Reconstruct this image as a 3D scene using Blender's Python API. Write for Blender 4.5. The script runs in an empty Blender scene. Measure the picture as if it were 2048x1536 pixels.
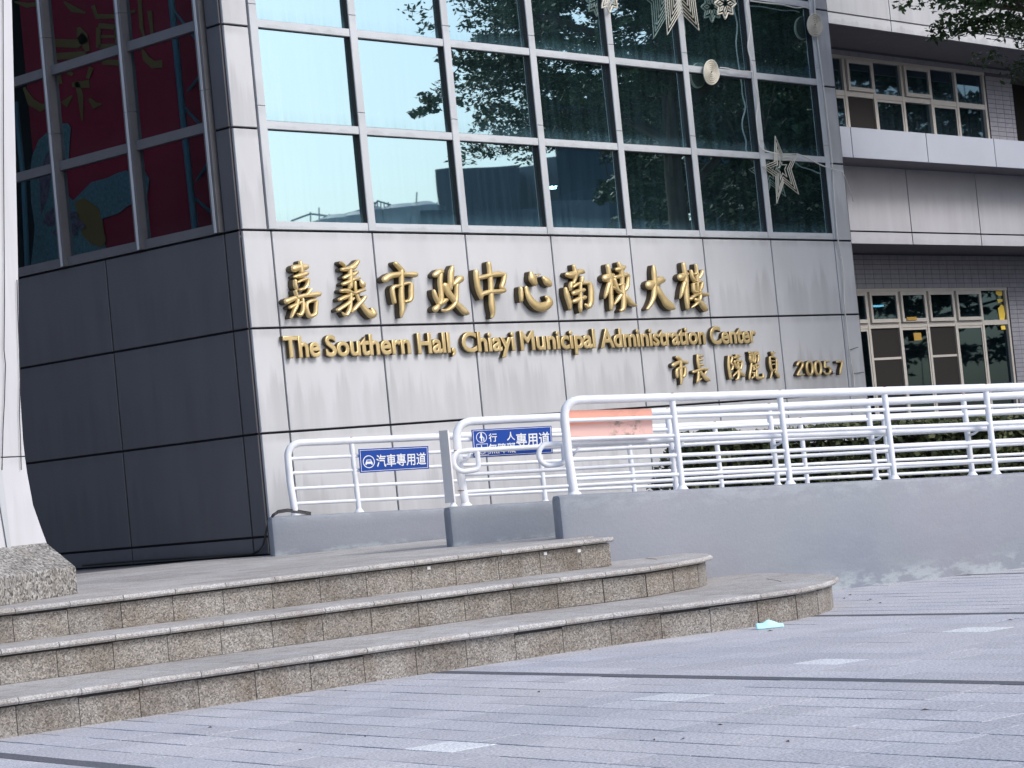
import bpy, math, random
import numpy as np
from mathutils import Vector, Matrix
random.seed(7); rng = np.random.default_rng(7)
SC = bpy.context.scene
COL = SC.collection

# ------------------------------------------------------------------ camera
CAMH = 1.1
FPX, PITCH, ROLL, TA = 4680.0, 0.040823, -0.09779831, 0.73387286
_fh = np.array([math.cos(TA), math.sin(TA), 0]); _rt = np.array([math.sin(TA), -math.cos(TA), 0]); _up = np.array([0, 0, 1.])
_F = math.cos(PITCH)*_fh + math.sin(PITCH)*_up
_U = -math.sin(PITCH)*_fh + math.cos(PITCH)*_up
_R2 = math.cos(ROLL)*_rt + math.sin(ROLL)*_U
_U2 = -math.sin(ROLL)*_rt + math.cos(ROLL)*_U
CP = np.array([0, 0, CAMH])
cam = bpy.data.cameras.new('camera'); cam_o = bpy.data.objects.new('camera', cam); COL.objects.link(cam_o)
cam.sensor_width = 36; cam.lens = FPX/2048*36; cam.clip_end = 6000; cam.clip_start = 0.1
M = Matrix.Identity(4)
for i in range(3):
    M[i][0] = _R2[i]; M[i][1] = _U2[i]; M[i][2] = -_F[i]; M[i][3] = CP[i]
cam_o.matrix_world = M
SC.camera = cam_o

# ------------------------------------------------------------------ world, sun, exposure
SUN_EL, SUN_AZ = math.radians(42), math.radians(-78)      # azimuth: direction towards the sun, from +X
w = bpy.data.worlds.new('World'); SC.world = w; w.use_nodes = True
nt = w.node_tree; bg = nt.nodes['Background']
sky = nt.nodes.new('ShaderNodeTexSky'); sky.sky_type = 'NISHITA'; sky.sun_disc = False
sky.sun_elevation = SUN_EL; sky.sun_rotation = math.pi/2 - SUN_AZ
sky.air_density = 1.0; sky.dust_density = 3.2; sky.ozone_density = 2.0
nt.links.new(sky.outputs[0], bg.inputs[0]); bg.inputs[1].default_value = 0.15
sun = bpy.data.lights.new('sun', 'SUN'); sun.energy = 1.0; sun.angle = math.radians(16); sun.color = (1, .97, .93)
sun_o = bpy.data.objects.new('sun', sun); COL.objects.link(sun_o)
sd = Vector((math.cos(SUN_EL)*math.cos(SUN_AZ), math.cos(SUN_EL)*math.sin(SUN_AZ), math.sin(SUN_EL)))
sun_o.rotation_euler = sd.to_track_quat('Z', 'Y').to_euler()
SC.view_settings.view_transform = 'Standard'; SC.view_settings.look = 'None'
SC.view_settings.exposure = 0.5; SC.view_settings.gamma = 1.0; SC.view_settings.use_curve_mapping = False
SC.cycles.max_bounces = 8; SC.cycles.transparent_max_bounces = 16
SC.cycles.use_denoising = True

# ------------------------------------------------------------------ helpers
def ray(x, y): return (x-1024)/FPX*_R2 - (y-768)/FPX*_U2 + _F
def onz(x, y, z):
    d = ray(x, y); return CP + d*(z-CP[2])/d[2]
def onpl(x, y, p, n):
    d = ray(x, y); p = np.asarray(p, float); n = np.asarray(n, float); return CP + d*(n@(p-CP))/(n@d)
R = 0.2076; Z3 = 3*R
K = onz(542, 1110, Z3); KX, KY = K[0], K[1]
def PA(x, y, d=0): return onpl(x, y, (KX, KY+d, 0), (0, 1, 0))     # on the lettered facade, d metres behind it
def PB(x, y, d=0): return onpl(x, y, (KX+d, KY, 0), (1, 0, 0))     # on the dark side facade

class MB:
    def __init__(s): s.v = []; s.f = []
    def add(s, vs, fs):
        n = len(s.v); s.v += [tuple(map(float, p)) for p in vs]; s.f += [tuple(i+n for i in q) for q in fs]; return s
    def box(s, a, b):
        x0, y0, z0 = a; x1, y1, z1 = b
        return s.hexa([(x0,y0,z0),(x1,y0,z0),(x1,y1,z0),(x0,y1,z0),(x0,y0,z1),(x1,y0,z1),(x1,y1,z1),(x0,y1,z1)])
    def hexa(s, p): return s.add(p, [(0,3,2,1),(4,5,6,7),(0,1,5,4),(1,2,6,5),(2,3,7,6),(3,0,4,7)])
    def prism(s, poly, z0, z1):
        n = len(poly)
        vs = [(p[0], p[1], z0) for p in poly] + [(p[0], p[1], z1) for p in poly]
        return s.add(vs, [tuple(range(n))[::-1], tuple(range(n, 2*n))] + [(i, (i+1) % n, (i+1) % n+n, i+n) for i in range(n)])
    def tube(s, pts, r, seg=8, closed=False, caps=True):
        P = [np.asarray(p, float) for p in pts]; n = len(P)
        rr = r if hasattr(r, '__len__') else [r]*n
        prev = None; rings = []
        for i in range(n):
            if closed: t = P[(i+1) % n]-P[i-1]
            else: t = P[min(i+1, n-1)]-P[max(i-1, 0)]
            t = t/(np.linalg.norm(t)+1e-12)
            if prev is None:
                a = np.array([0, 0, 1.]) if abs(t[2]) < .9 else np.array([1., 0, 0])
                u = np.cross(t, a)
            else: u = prev - t*(prev@t)
            u /= np.linalg.norm(u)+1e-12; prev = u; v = np.cross(t, u)
            rings.append([P[i] + rr[i]*(math.cos(2*math.pi*k/seg)*u + math.sin(2*math.pi*k/seg)*v) for k in range(seg)])
        vs = [q for ring in rings for q in ring]; fs = []
        for i in range(n if closed else n-1):
            j = (i+1) % n
            for k in range(seg):
                k2 = (k+1) % seg
                fs.append((i*seg+k, i*seg+k2, j*seg+k2, j*seg+k))
        if caps and not closed: fs += [tuple(range(seg))[::-1], tuple((n-1)*seg+k for k in range(seg))]
        return s.add(vs, fs)
    def cyl(s, a, b, r, seg=12, r2=None): return s.tube([a, b], [r, r if r2 is None else r2], seg)
    def mesh(s, name):
        me = bpy.data.meshes.new(name); me.from_pydata(s.v, [], s.f); me.update(); return me
    def build(s, name, m, parent=None, smooth=False, bevel=0, **kw):
        return link(name, s.mesh(name), m, parent, smooth, bevel, **kw)
def link(name, me, m, parent=None, smooth=False, bevel=0, label=None, cat=None, group=None, kind=None):
    if m is not None and not me.materials: me.materials.append(m)
    if smooth:
        me.polygons.foreach_set('use_smooth', [True]*len(me.polygons))
        try: me.set_sharp_from_angle(angle=math.radians(40))
        except Exception: pass
    o = bpy.data.objects.new(name, me); COL.objects.link(o); o.parent = parent
    if bevel:
        b = o.modifiers.new('bevel', 'BEVEL'); b.width = bevel; b.segments = 2; b.limit_method = 'ANGLE'
    return tag(o, label, cat, group, kind)
def tag(o, label=None, cat=None, group=None, kind=None):
    if label: o['label'] = label
    if cat: o['category'] = cat
    if group: o['group'] = group
    if kind: o['kind'] = kind
    return o
def thing(name, label, cat, loc=(0, 0, 0), group=None, kind=None):
    o = bpy.data.objects.new(name, None); COL.objects.link(o); o.empty_display_size = .3
    # the parts below are given in world coordinates, so the empty marks the base and the parts are offset back
    o.location = loc; return tag(o, label, cat, group, kind)
def settle(root):
    """shift direct children so that world-coordinate meshes stay put under a root that stands at its own base"""
    for ch in root.children: ch.location = ch.location - root.location

def arc_pts(p0, c, p1, n=7):      # rounded corner: quadratic through control c
    p0, c, p1 = map(lambda q: np.asarray(q, float), (p0, c, p1)); out = []
    for i in range(n+1):
        t = i/n; out.append((1-t)**2*p0 + 2*t*(1-t)*c + t*t*p1)
    return out

# ------------------------------------------------------------------ materials
def nmat(name):
    m = bpy.data.materials.new(name); m.use_nodes = True; nt = m.node_tree
    return m, nt, nt.nodes['Principled BSDF']
def N(nt, t, **kw):
    n = nt.nodes.new(t)
    for k, v in kw.items(): setattr(n, k, v)
    return n
def setin(n, **kw):
    for k, v in kw.items(): n.inputs[k.replace('_', ' ')].default_value = v
def noise(nt, vec, scale, detail=4, rough=.6, mapscale=None):
    if mapscale:
        mp = N(nt, 'ShaderNodeMapping'); mp.inputs['Scale'].default_value = mapscale; nt.links.new(vec, mp.inputs[0]); vec = mp.outputs[0]
    n = N(nt, 'ShaderNodeTexNoise'); setin(n, Scale=scale, Detail=detail, Roughness=rough); nt.links.new(vec, n.inputs['Vector']); return n.outputs['Fac']
def ramp(nt, fac, stops, interp='LINEAR'):
    r = N(nt, 'ShaderNodeValToRGB'); r.color_ramp.interpolation = interp
    e = r.color_ramp.elements
    while len(e) < len(stops): e.new(.5)
    for k, (p, c) in enumerate(stops): e[k].position = p; e[k].color = (c if hasattr(c, '__len__') else (c, c, c)) + ((1,) if not hasattr(c, '__len__') or len(c) == 3 else ()) if hasattr(c, '__len__') else (c, c, c, 1)
    nt.links.new(fac, r.inputs[0]); return r.outputs[0]
def mix(nt, a, b, fac, mode='MIX'):
    m = N(nt, 'ShaderNodeMix', data_type='RGBA', blend_type=mode)
    for sock, v in ((m.inputs[0], fac), (m.inputs[6], a), (m.inputs[7], b)):
        if hasattr(v, 'links') or isinstance(v, bpy.types.NodeSocket): nt.links.new(v, sock)
        elif hasattr(v, '__len__'): sock.default_value = tuple(v)+(1,) if len(v) == 3 else v
        else: sock.default_value = v
    return m.outputs[2]
def pos(nt): return N(nt, 'ShaderNodeNewGeometry').outputs['Position']
def objc(nt): return N(nt, 'ShaderNodeTexCoord').outputs['Object']
def bump(nt, b, h, strength, dist=.01):
    bp = N(nt, 'ShaderNodeBump'); setin(bp, Strength=strength, Distance=dist); nt.links.new(h, bp.inputs['Height']); nt.links.new(bp.outputs[0], b.inputs['Normal'])
def plain(name, col, rough=.5, metal=0, spec=.5, var=0, scale=6, bmp=0, bscale=60):
    m, nt, b = nmat(name); setin(b, Roughness=rough, Metallic=metal); b.inputs['Specular IOR Level'].default_value = spec
    b.inputs['Base Color'].default_value = (*col, 1)
    if var:
        f = noise(nt, pos(nt), scale, 5)
        c = ramp(nt, f, [(.3, tuple(x*(1-var) for x in col)), (.7, tuple(min(1, x*(1+var)) for x in col))])
        nt.links.new(c, b.inputs['Base Color'])
    if bmp: bump(nt, b, noise(nt, pos(nt), bscale, 3), bmp)
    return m

def clad(name, col, rough, spec, streak=.12, metal=0.0):
    """aluminium composite panel with rain streaks, run-off and a slightly wavy sheet"""
    m, nt, b = nmat(name); setin(b, Roughness=rough, Metallic=metal); b.inputs['Specular IOR Level'].default_value = spec
    p = pos(nt)
    f1 = noise(nt, p, 1, 4, .55, (6, 6, .45))            # narrow vertical runs
    f2 = noise(nt, p, 1, 3, .5, (2.2, 2.2, .9))
    gz = N(nt, 'ShaderNodeTexCoord').outputs['Generated']
    sp = N(nt, 'ShaderNodeSeparateXYZ'); nt.links.new(gz, sp.inputs[0])
    # washed upper field with a ragged lower edge of drips
    ad = N(nt, 'ShaderNodeMath', operation='ADD'); nt.links.new(sp.outputs[2], ad.inputs[0])
    ml = N(nt, 'ShaderNodeMath', operation='MULTIPLY_ADD'); nt.links.new(f1, ml.inputs[0]); ml.inputs[1].default_value = 1.5; ml.inputs[2].default_value = -.75
    nt.links.new(ml.outputs[0], ad.inputs[1])
    wash = ramp(nt, ad.outputs[0], [(.30, .0), (.48, 1.0)])
    top = ramp(nt, sp.outputs[2], [(.90, 1.0), (.955, .0)])
    wm = N(nt, 'ShaderNodeMath', operation='MULTIPLY'); nt.links.new(wash, wm.inputs[0]); nt.links.new(top, wm.inputs[1])
    dark = tuple(x*(1-streak) for x in col); lite = tuple(min(1, x*(1+streak*.45)) for x in col)
    c0 = ramp(nt, f1, [(.35, dark), (.62, col)])
    c1 = mix(nt, c0, lite, wm.outputs[0])
    c2 = mix(nt, c1, ramp(nt, f2, [(.35, .86), (.65, 1.0)]), .6, 'MULTIPLY')
    nt.links.new(c2, b.inputs['Base Color'])
    rr = ramp(nt, f1, [(.3, min(1, rough+.12)), (.7, rough)]); nt.links.new(rr, b.inputs['Roughness'])
    bump(nt, b, noise(nt, p, 1.3, 2), .12, .02)
    return m

def granite(name, base, scale=1.0, rough=.75, contrast=1.0, stain=.15):
    m, nt, b = nmat(name); setin(b, Roughness=rough)
    p = pos(nt)
    v = N(nt, 'ShaderNodeTexVoronoi'); v.inputs['Scale'].default_value = 115*scale; v.inputs['Randomness'].default_value = 1; nt.links.new(p, v.inputs['Vector'])
    cr = N(nt, 'ShaderNodeSeparateColor'); nt.links.new(v.outputs['Color'], cr.inputs[0])
    lo, hi = tuple(x*(1-.72*contrast) for x in base), tuple(min(1, x*(1+.8*contrast)) for x in base)
    c = ramp(nt, cr.outputs[0], [(0, lo), (.22, tuple(x*(1-.4*contrast) for x in base)), (.45, base), (.78, tuple(min(1, x*(1+.25*contrast)) for x in base)), (.93, hi)])
    n1 = noise(nt, p, 150*scale, 3)
    c = mix(nt, c, ramp(nt, n1, [(.35, 1-.35*contrast), (.65, 1+.0*contrast)]), .8, 'MULTIPLY')
    n2 = noise(nt, p, 2.3, 5, .65)
    c = mix(nt, c, ramp(nt, n2, [(.3, (1-stain*1.4, 1-stain*1.7, 1-stain*2.0)), (.62, (1., 1., 1.))]), 1.0, 'MULTIPLY')
    # grime running down near joints
    n3 = noise(nt, p, 1, 4, .6, (6, 6, 1.2))
    c = mix(nt, c, ramp(nt, n3, [(.32, (.72, .68, .64)), (.5, (1., 1., 1.))]), .6, 'MULTIPLY')
    oi = N(nt, 'ShaderNodeObjectInfo')
    c = mix(nt, c, ramp(nt, oi.outputs['Random'], [(0, (.86, .845, .83)), (.5, (1., .985, .965)), (1, (1.07, 1.06, 1.05))]), 1.0, 'MULTIPLY')
    nt.links.new(c, b.inputs['Base Color'])
    bump(nt, b, cr.outputs[1], .25, .004)
    return m

def painted_wall(name, col):
    m, nt, b = nmat(name); setin(b, Roughness=.62)
    p = pos(nt)
    c = ramp(nt, noise(nt, p, .9, 3, .5), [(.3, (col[0]*.9, col[1]*.92, col[2]*.97)), (.5, col), (.7, (col[0]*1.08, col[1]*1.02, col[2]*1.04))])
    # chalky scuffs, mostly low on the wall
    at = N(nt, 'ShaderNodeAttribute', attribute_name='foot')
    low = ramp(nt, at.outputs['Fac'], [(.0, 1.), (.10, .75), (.2, .08), (.8, .04), (.93, .3)])
    sc = ramp(nt, noise(nt, p, 4.6, 7, .7, (1, 1, 2.2)), [(.46, 0.0), (.58, .9)])
    mm = N(nt, 'ShaderNodeMath', operation='MULTIPLY'); nt.links.new(low, mm.inputs[0]); nt.links.new(sc, mm.inputs[1])
    c = mix(nt, c, (.40, .45, .48), mm.outputs[0])
    c = mix(nt, c, ramp(nt, noise(nt, p, 90, 3), [(.3, .93), (.7, 1.03)]), 1., 'MULTIPLY')
    nt.links.new(c, b.inputs['Base Color'])
    bump(nt, b, noise(nt, p, 38, 4), .35, .006)
    return m

def paving(name, col):
    m, nt, b = nmat(name); setin(b, Roughness=.85); b.inputs['Specular IOR Level'].default_value = .3
    p = pos(nt)
    c = ramp(nt, noise(nt, p, 75, 4, .7), [(.30, tuple(x*.38 for x in col)), (.5, col), (.70, tuple(min(1, x*1.5) for x in col))])
    c = mix(nt, c, ramp(nt, noise(nt, p, .8, 5, .6), [(.3, (.84, .86, .90)), (.7, (1.05, 1.04, 1.02))]), 1., 'MULTIPLY')
    oi = N(nt, 'ShaderNodeObjectInfo')
    c = mix(nt, c, ramp(nt, oi.outputs['Random'], [(0, .89), (1, 1.06)]), 1.0, 'MULTIPLY')
    nt.links.new(c, b.inputs['Base Color']); bump(nt, b, noise(nt, p, 110, 3), .5, .004)
    return m

def glass(name, tint, trans, fac, rough=.012, wob=.02, fs=1.0, fcol=(.45, .5, .52)):
    m = bpy.data.materials.new(name); m.use_nodes = True; nt = m.node_tree; nt.nodes.clear()
    o = N(nt, 'ShaderNodeOutputMaterial'); mx = N(nt, 'ShaderNodeMixShader'); g = N(nt, 'ShaderNodeBsdfGlossy'); t = N(nt, 'ShaderNodeBsdfTransparent')
    g.inputs['Color'].default_value = (*tint, 1); g.inputs['Roughness'].default_value = rough; t.inputs['Color'].default_value = (*trans, 1)
    p = pos(nt)
    # faint dust film, thicker towards the bottom rail, as a share of diffuse
    d = N(nt, 'ShaderNodeBsdfDiffuse'); d.inputs['Color'].default_value = (*fcol, 1)
    gz = N(nt, 'ShaderNodeTexCoord').outputs['Generated']; sp = N(nt, 'ShaderNodeSeparateXYZ'); nt.links.new(gz, sp.inputs[0])
    film = ramp(nt, sp.outputs[2], [(.0, .20*fs), (.16, .045*fs), (1, .02*fs)])
    st = ramp(nt, noise(nt, p, 1, 4, .6, (14, 14, .7)), [(.4, .5), (.7, 1.3)])
    fm = N(nt, 'ShaderNodeMath', operation='MULTIPLY'); nt.links.new(film, fm.inputs[0]); nt.links.new(st, fm.inputs[1])
    mx2 = N(nt, 'ShaderNodeMixShader'); mx.inputs[0].default_value = fac
    nt.links.new(t.outputs[0], mx.inputs[1]); nt.links.new(g.outputs[0], mx.inputs[2])
    nt.links.new(fm.outputs[0], mx2.inputs[0]); nt.links.new(mx.outputs[0], mx2.inputs[1]); nt.links.new(d.outputs[0], mx2.inputs[2])
    nt.links.new(mx2.outputs[0], o.inputs[0])
    bp = N(nt, 'ShaderNodeBump'); setin(bp, Strength=wob, Distance=.05); nt.links.new(noise(nt, p, .7, 1), bp.inputs['Height']); nt.links.new(bp.outputs[0], g.inputs['Normal'])
    return m

def leafmat(name, a, b_):
    m, nt, b = nmat(name); setin(b, Roughness=.55); b.inputs['Specular IOR Level'].default_value = .35
    c = ramp(nt, noise(nt, pos(nt), 2.4, 3), [(.3, a), (.7, b_)]); nt.links.new(c, b.inputs['Base Color'])
    return m

MT = dict(
    clad=clad('pale_aluminium_cladding', (.525, .542, .568), .42, .45, .125),
    dclad=clad('shaded_charcoal_cladding', (.108, .110, .122), .42, .4, .06),  # side facade's shade is partly put into this dark colour
    frame=clad('window_frame_aluminium', (.52, .55, .585), .33, .55, .1),
    dframe=plain('shaded_side_window_frame', (.13, .13, .14), .4, var=.1),  # darker than the front frames, part of the side's shade coloured in
    gap=plain('dark_joint', (.012, .010, .018), .9),
    gasket=plain('black_gasket', (.01, .01, .014), .6),
    glassA=glass('mirror_glass', (.62, .80, .83), (.42, .60, .66), .74, wob=.035, fcol=(.20, .40, .50)),
    glassB=glass('clear_dark_glass', (.4, .5, .55), (.76, .81, .84), .014, fs=.06),
    glassW=glass('wing_window_glass', (.34, .48, .56), (.25, .40, .48), .30, .02, fs=2.2, fcol=(.16, .27, .34)),
    wclad=clad('wing_cladding', (.50, .51, .56), .45, .45, .05),
    wledge=plain('wing_ledge_cladding', (.46, .50, .58), .35, var=.05, scale=1),
    wdark=plain('added_canopy_dark', (.16, .16, .18), .7, var=.08),
    wframe=plain('wing_window_frame', (.50, .48, .45), .45, var=.06),
    wtile=plain('wall_tile', (.27, .275, .32), .55, var=.12, scale=9),
    grout=plain('tile_grout', (.10, .10, .12), .9),
    brown=plain('brown_insect_screen', (.012, .009, .009), .8),
    gold=None,
    white=plain('white_pipe_paint', (.76, .79, .84), .45, spec=.45, var=.07, scale=5),
    wall=painted_wall('blue_grey_painted_render', (.25, .274, .314)),
    gran=granite('warm_granite', (.285, .277, .266), 1.15, .75, .82, .24),
    granb=granite('column_base_granite', (.27, .27, .265), .62, .7, 1.1, .08),
    tread=granite('pale_granite_tread', (.44, .442, .448), 1.25, .8, .5, .12),
    pave=paving('granular_grey_paver', (.47, .48, .52)),
    pavel=paving('pale_paver', (.66, .70, .73)),
    paved=paving('dark_band_stone', (.12, .128, .15)),
    bed=plain('paving_bed', (.11, .11, .125), .95),
    blue=plain('blue_sign_face', (.008, .060, .33), .5, spec=.3),
    signw=plain('white_lettering', (.82, .84, .86), .4),
    orange=plain('faded_orange_board', (.80, .34, .25), .6, var=.1, scale=8),
    beige=plain('pale_beige_board', (.86, .84, .83), .5, var=.03),
    black=plain('black_cable', (.02, .02, .022), .5),
    wire=plain('white_cable', (.62, .62, .60), .5),
    deco=plain('rope_light', (.60, .57, .48), .5, var=.12, scale=30),
    mask=plain('blue_mask_cloth', (.50, .88, .90), .8),
    colw=clad('column_panel', (.60, .61, .65), .4, .4, .05),
    red=plain('red_banner', (.34, .005, .028), .7),
    goldp=plain('banner_gold_paint', (.24, .15, .035), .6),
    furw=plain('printed_white_fur', (.13, .24, .25), .9, var=.25, scale=30),
    pink=plain('printed_pink_petals', (.16, .12, .16), .8, var=.35, scale=20),
    truss=plain('blue_grey_truss', (.07, .19, .24), .5),
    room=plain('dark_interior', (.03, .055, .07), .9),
    roomw=plain('pale_interior_plaster', (.85, .88, .86), .8),
    leaf=leafmat('tree_leaf', (.022, .052, .016), (.060, .105, .034)),
    hleaf=leafmat('hedge_leaf', (.020, .034, .013), (.125, .145, .06)),
    bark=plain('bark', (.08, .065, .05), .9, var=.2, bmp=.5),
    conc=plain('far_concrete', (.135, .16, .185), .8, var=.08, scale=.6),
    conc2=plain('pale_far_concrete', (.36, .38, .38), .8, var=.08, scale=.6),
    steel=plain('stainless_tank', (.35, .37, .38), .35, metal=.6),
    soil=plain('soil', (.035, .028, .02), .95, var=.2),
)
def _gold():
    m, nt, b = nmat('gold_painted_metal'); setin(b, Roughness=.33, Metallic=.45)
    c = ramp(nt, noise(nt, pos(nt), 5, 4), [(.3, (.56, .42, .19)), (.7, (.76, .60, .32))]); nt.links.new(c, b.inputs['Base Color'])
    return m
MT['gold'] = _gold(); MT['glassL'] = glass('lower_wing_glass', (.30, .44, .52), (.16, .30, .38), .22, .02, fs=.7, fcol=(.10, .20, .26)); MT['shaded_gold'] = plain('shaded_gold_return', (.07, .054, .032), .5, metal=.3, var=.15)  # letter sides: their shade is painted as a darker metal colour
MT['rust'] = plain('rust', (.20, .10, .06), .8)
MT['farblock'] = plain('dark_far_block', (.05, .075, .095), .8, var=.1, scale=.4)
MT['silver'] = plain('bare_metal_dot', (.55, .5, .55), .3, metal=.5)

# ------------------------------------------------------------------ shared pieces
_mc = {}
def boxmesh(name, dx, dy, dz, m, bev=0.0):
    """box from the origin corner, shared between alike pieces; bev cuts the front (-y) edges"""
    key = (name, round(dx, 3), round(dy, 3), round(dz, 3), m.name, bev)
    if key not in _mc:
        mb = MB()
        if bev:
            b = bev
            v = [(b, 0, b), (dx-b, 0, b), (dx-b, 0, dz-b), (b, 0, dz-b),
                 (0, b, 0), (dx, b, 0), (dx, b, dz), (0, b, dz), (0, dy, 0), (dx, dy, 0), (dx, dy, dz), (0, dy, dz)]
            f = [(0, 1, 2, 3), (4, 5, 1, 0), (5, 6, 2, 1), (6, 7, 3, 2), (7, 4, 0, 3), (8, 9, 5, 4), (9, 10, 6, 5), (10, 11, 7, 6), (11, 8, 4, 7), (11, 10, 9, 8)]
            mb.add(v, f)
        else: mb.box((0, 0, 0), (dx, dy, dz))
        me = mb.mesh(name); me.materials.append(m); _mc[key] = me
    return _mc[key]
def piece(name, me, parent, loc, rz=0.0, **kw):
    o = bpy.data.objects.new(name, me); COL.objects.link(o); o.parent = parent
    o.location = Vector(loc); o.rotation_euler[2] = rz
    return tag(o, **kw)

# ------------------------------------------------------------------ ground, paving
AG = math.radians(-102.5)
G1 = np.array([math.cos(AG), math.sin(AG), 0]); G2 = np.array([-math.sin(AG), math.cos(AG), 0])
def G(a, b, z=0): return G1*a + G2*b + np.array([0, 0, z])
MB().add([(-900, -900, -.03), (900, -900, -.03), (900, 900, -.03), (-900, 900, -.03)], [(0, 1, 2, 3)]).build('ground', MT['bed'], kind='structure')
pv = thing('plaza_paving', 'pale grey stone paving with thin dark bands in front of the granite steps', None, (0, 0, 0), kind='structure')
bands = [1.45, 4.52, 7.665, 10.62, 13.6, 16.6, 19.6, 22.6]
for i, e in enumerate(bands):
    mb = MB()
    p = [G(-26, e-.052), G(6, e-.052), G(6, e+.052), G(-26, e+.052)]
    mb.prism(p, -.03, .0005); mb.build('dark_band', MT['paved'], pv)
LIGHT = [(-8.75, 6.885), (-9.085, 8.42), (-9.40, 9.77), (-8.38, 5.50), (-7.7, 11.3), (-10.2, 12.2), (-8.05, 4.0)]
tiles = []
for i in range(len(bands)-1):
    b0, b1 = bands[i]+.052, bands[i+1]-.052; n = 12; wdt = (b1-b0)/n
    for r in range(n):
        y0 = b0+r*wdt; yc = y0+wdt/2
        lt = [l for l in LIGHT if abs(l[1]-yc) < wdt/2]
        a = -18.0 - rng.random()*.36
        start = a
        if lt: a = lt[0][0]-.18 - .36*26
        while a < 2:
            L = .36 if rng.random() < .8 or lt else .54
            cx = a+L/2
            islt = any(abs(cx-l[0]) < .1 and abs(yc-l[1]) < wdt/2 for l in LIGHT)
            tiles.append((a, y0, L, wdt, islt)); a += L
sc_ = []
for t in tiles:
    c = G(t[0]+t[2]/2, t[1]+t[3]/2); d = c-CP; zf = d@_F
    if zf < 3: sc_.append(1e9); continue
    x = 1024+FPX*(d@_R2)/zf; y = 768-FPX*(d@_U2)/zf
    hidden = t[0] < -11.95 and t[1] < 10.6
    hid2 = (c[0]*.5+c[1]*.866) > 16.8
    sc_.append(zf if (-80 < x < 2130 and y < 1600 and not hidden and not hid2) else 1e6+zf)
order = np.argsort(sc_)
rest = MB(); restl = MB()
for rank, i in enumerate(order):
    a, y0, L, wd, islt = tiles[i]
    if sc_[i] > 1e8 or (sc_[i] > 1e6 and sc_[i]-1e6 > 40): continue
    ga, gb = .0014, .0058
    dz = float(rng.normal(0, .0006)); sy = float(rng.normal(0, .0022))
    if rank < 300 and sc_[i] < 1e6:
        key = ('paver', L, islt)
        if key not in _mc:
            mb = MB(); h = .026; b = .0012; x1, y1 = L-2*ga, wd-2*gb
            lo = [(0, 0, 0), (x1, 0, 0), (x1, y1, 0), (0, y1, 0)]; mi = [(p[0], p[1], h-b) for p in lo]
            hi = [(b, b, h), (x1-b, b, h), (x1-b, y1-b, h), (b, y1-b, h)]
            mb.add(lo+mi+hi, [(0, 1, 5, 4), (1, 2, 6, 5), (2, 3, 7, 6), (3, 0, 4, 7), (4, 5, 9, 8), (5, 6, 10, 9), (6, 7, 11, 10), (7, 4, 8, 11), (8, 9, 10, 11)])
            me = mb.mesh('paver'); me.materials.append(MT['pavel'] if islt else MT['pave']); _mc[key] = me
        p = G(a+ga, y0+gb+sy, -.026+dz)
        o = piece('paver', _mc[key], pv, p, AG)
        if islt: o['label'] = 'pale whitish paver'
    else:
        q = restl if islt else rest
        P = [G(a+ga, y0+gb), G(a+L-ga, y0+gb), G(a+L-ga, y0+wd-gb), G(a+ga, y0+wd-gb)]
        q.prism(P, -.03, dz)
rest.build('far_pavers', MT['pave'], pv, kind='stuff')
if restl.v: restl.build('far_pale_pavers', MT['pavel'], pv, kind='stuff')

# ------------------------------------------------------------------ granite steps
# front lines: (along G2, across G1); each ends in a rounded nose against the ramp wall
W3OFF = 16.7
NW = np.array([.5, .8660254, 0]); SW = np.array([.8660254, -.5, 0])
def WP(off, s, z): return NW*off + SW*s + np.array([0, 0, z])
def inG(p): return (float(p@G1), float(p@G2))
st = thing('granite_steps', 'three broad granite steps with rounded ends leading up to the building platform', None, (0, 0, 0), kind='structure')
E1 = [-11.80, -12.84, -13.42]
tips = [[(1537, 1186), (1575, 1180.5), (1604, 1176), (1630, 1171), (1655, 1164.5), (1672, 1158.5), (1680, 1154), (1676, 1151), (1664, 1149), (1640, 1146)],
        [(1300, 1131), (1346, 1123.5), (1375, 1119), (1396, 1115.5), (1415, 1112), (1425, 1109), (1424, 1106), (1412, 1104), (1390, 1103)], None]
def step_line(k):
    e = E1[k]; z = R*(k+1)
    left = 1.0
    if tips[k]:
        T = [inG(onz(x, y+ (0 if k == 0 else 2), z)) for x, y in tips[k]]
        # ease the straight run onto the traced tip
        pts = [(left, e)] + [(b, a) for a, b in T]
        dx = T[0][0]-e
        pts = [(left, e), (T[0][1]-1.2, e + dx*.2)] + [(b, a) for a, b in T]
    else:
        # straight, ends on the ramp wall
        b = 14.0
        pts = [(left, e), (10.32, e)]
    return [G(a, b) for b, a in pts]
def resample(P, d):
    P = [np.asarray(p) for p in P]; L = [0]
    for i in range(1, len(P)): L.append(L[-1]+np.linalg.norm(P[i]-P[i-1]))
    n = int(L[-1]/d); out = []
    for k in range(n+1):
        s = k*d; i = max(j for j in range(len(L)) if L[j] <= s+1e-9); i = min(i, len(P)-2)
        t = (s-L[i])/(L[i+1]-L[i]); out.append(P[i]*(1-t)+P[i+1]*t)
    if L[-1]-n*d > .08: out.append(P[-1])
    return out
def inward(P, i):
    t = P[min(i+1, len(P)-1)]-P[max(i-1, 0)]; t = t/np.linalg.norm(t)
    return np.array([-t[1], t[0], 0])
NOSE, NOS_T = .055, .036
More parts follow.
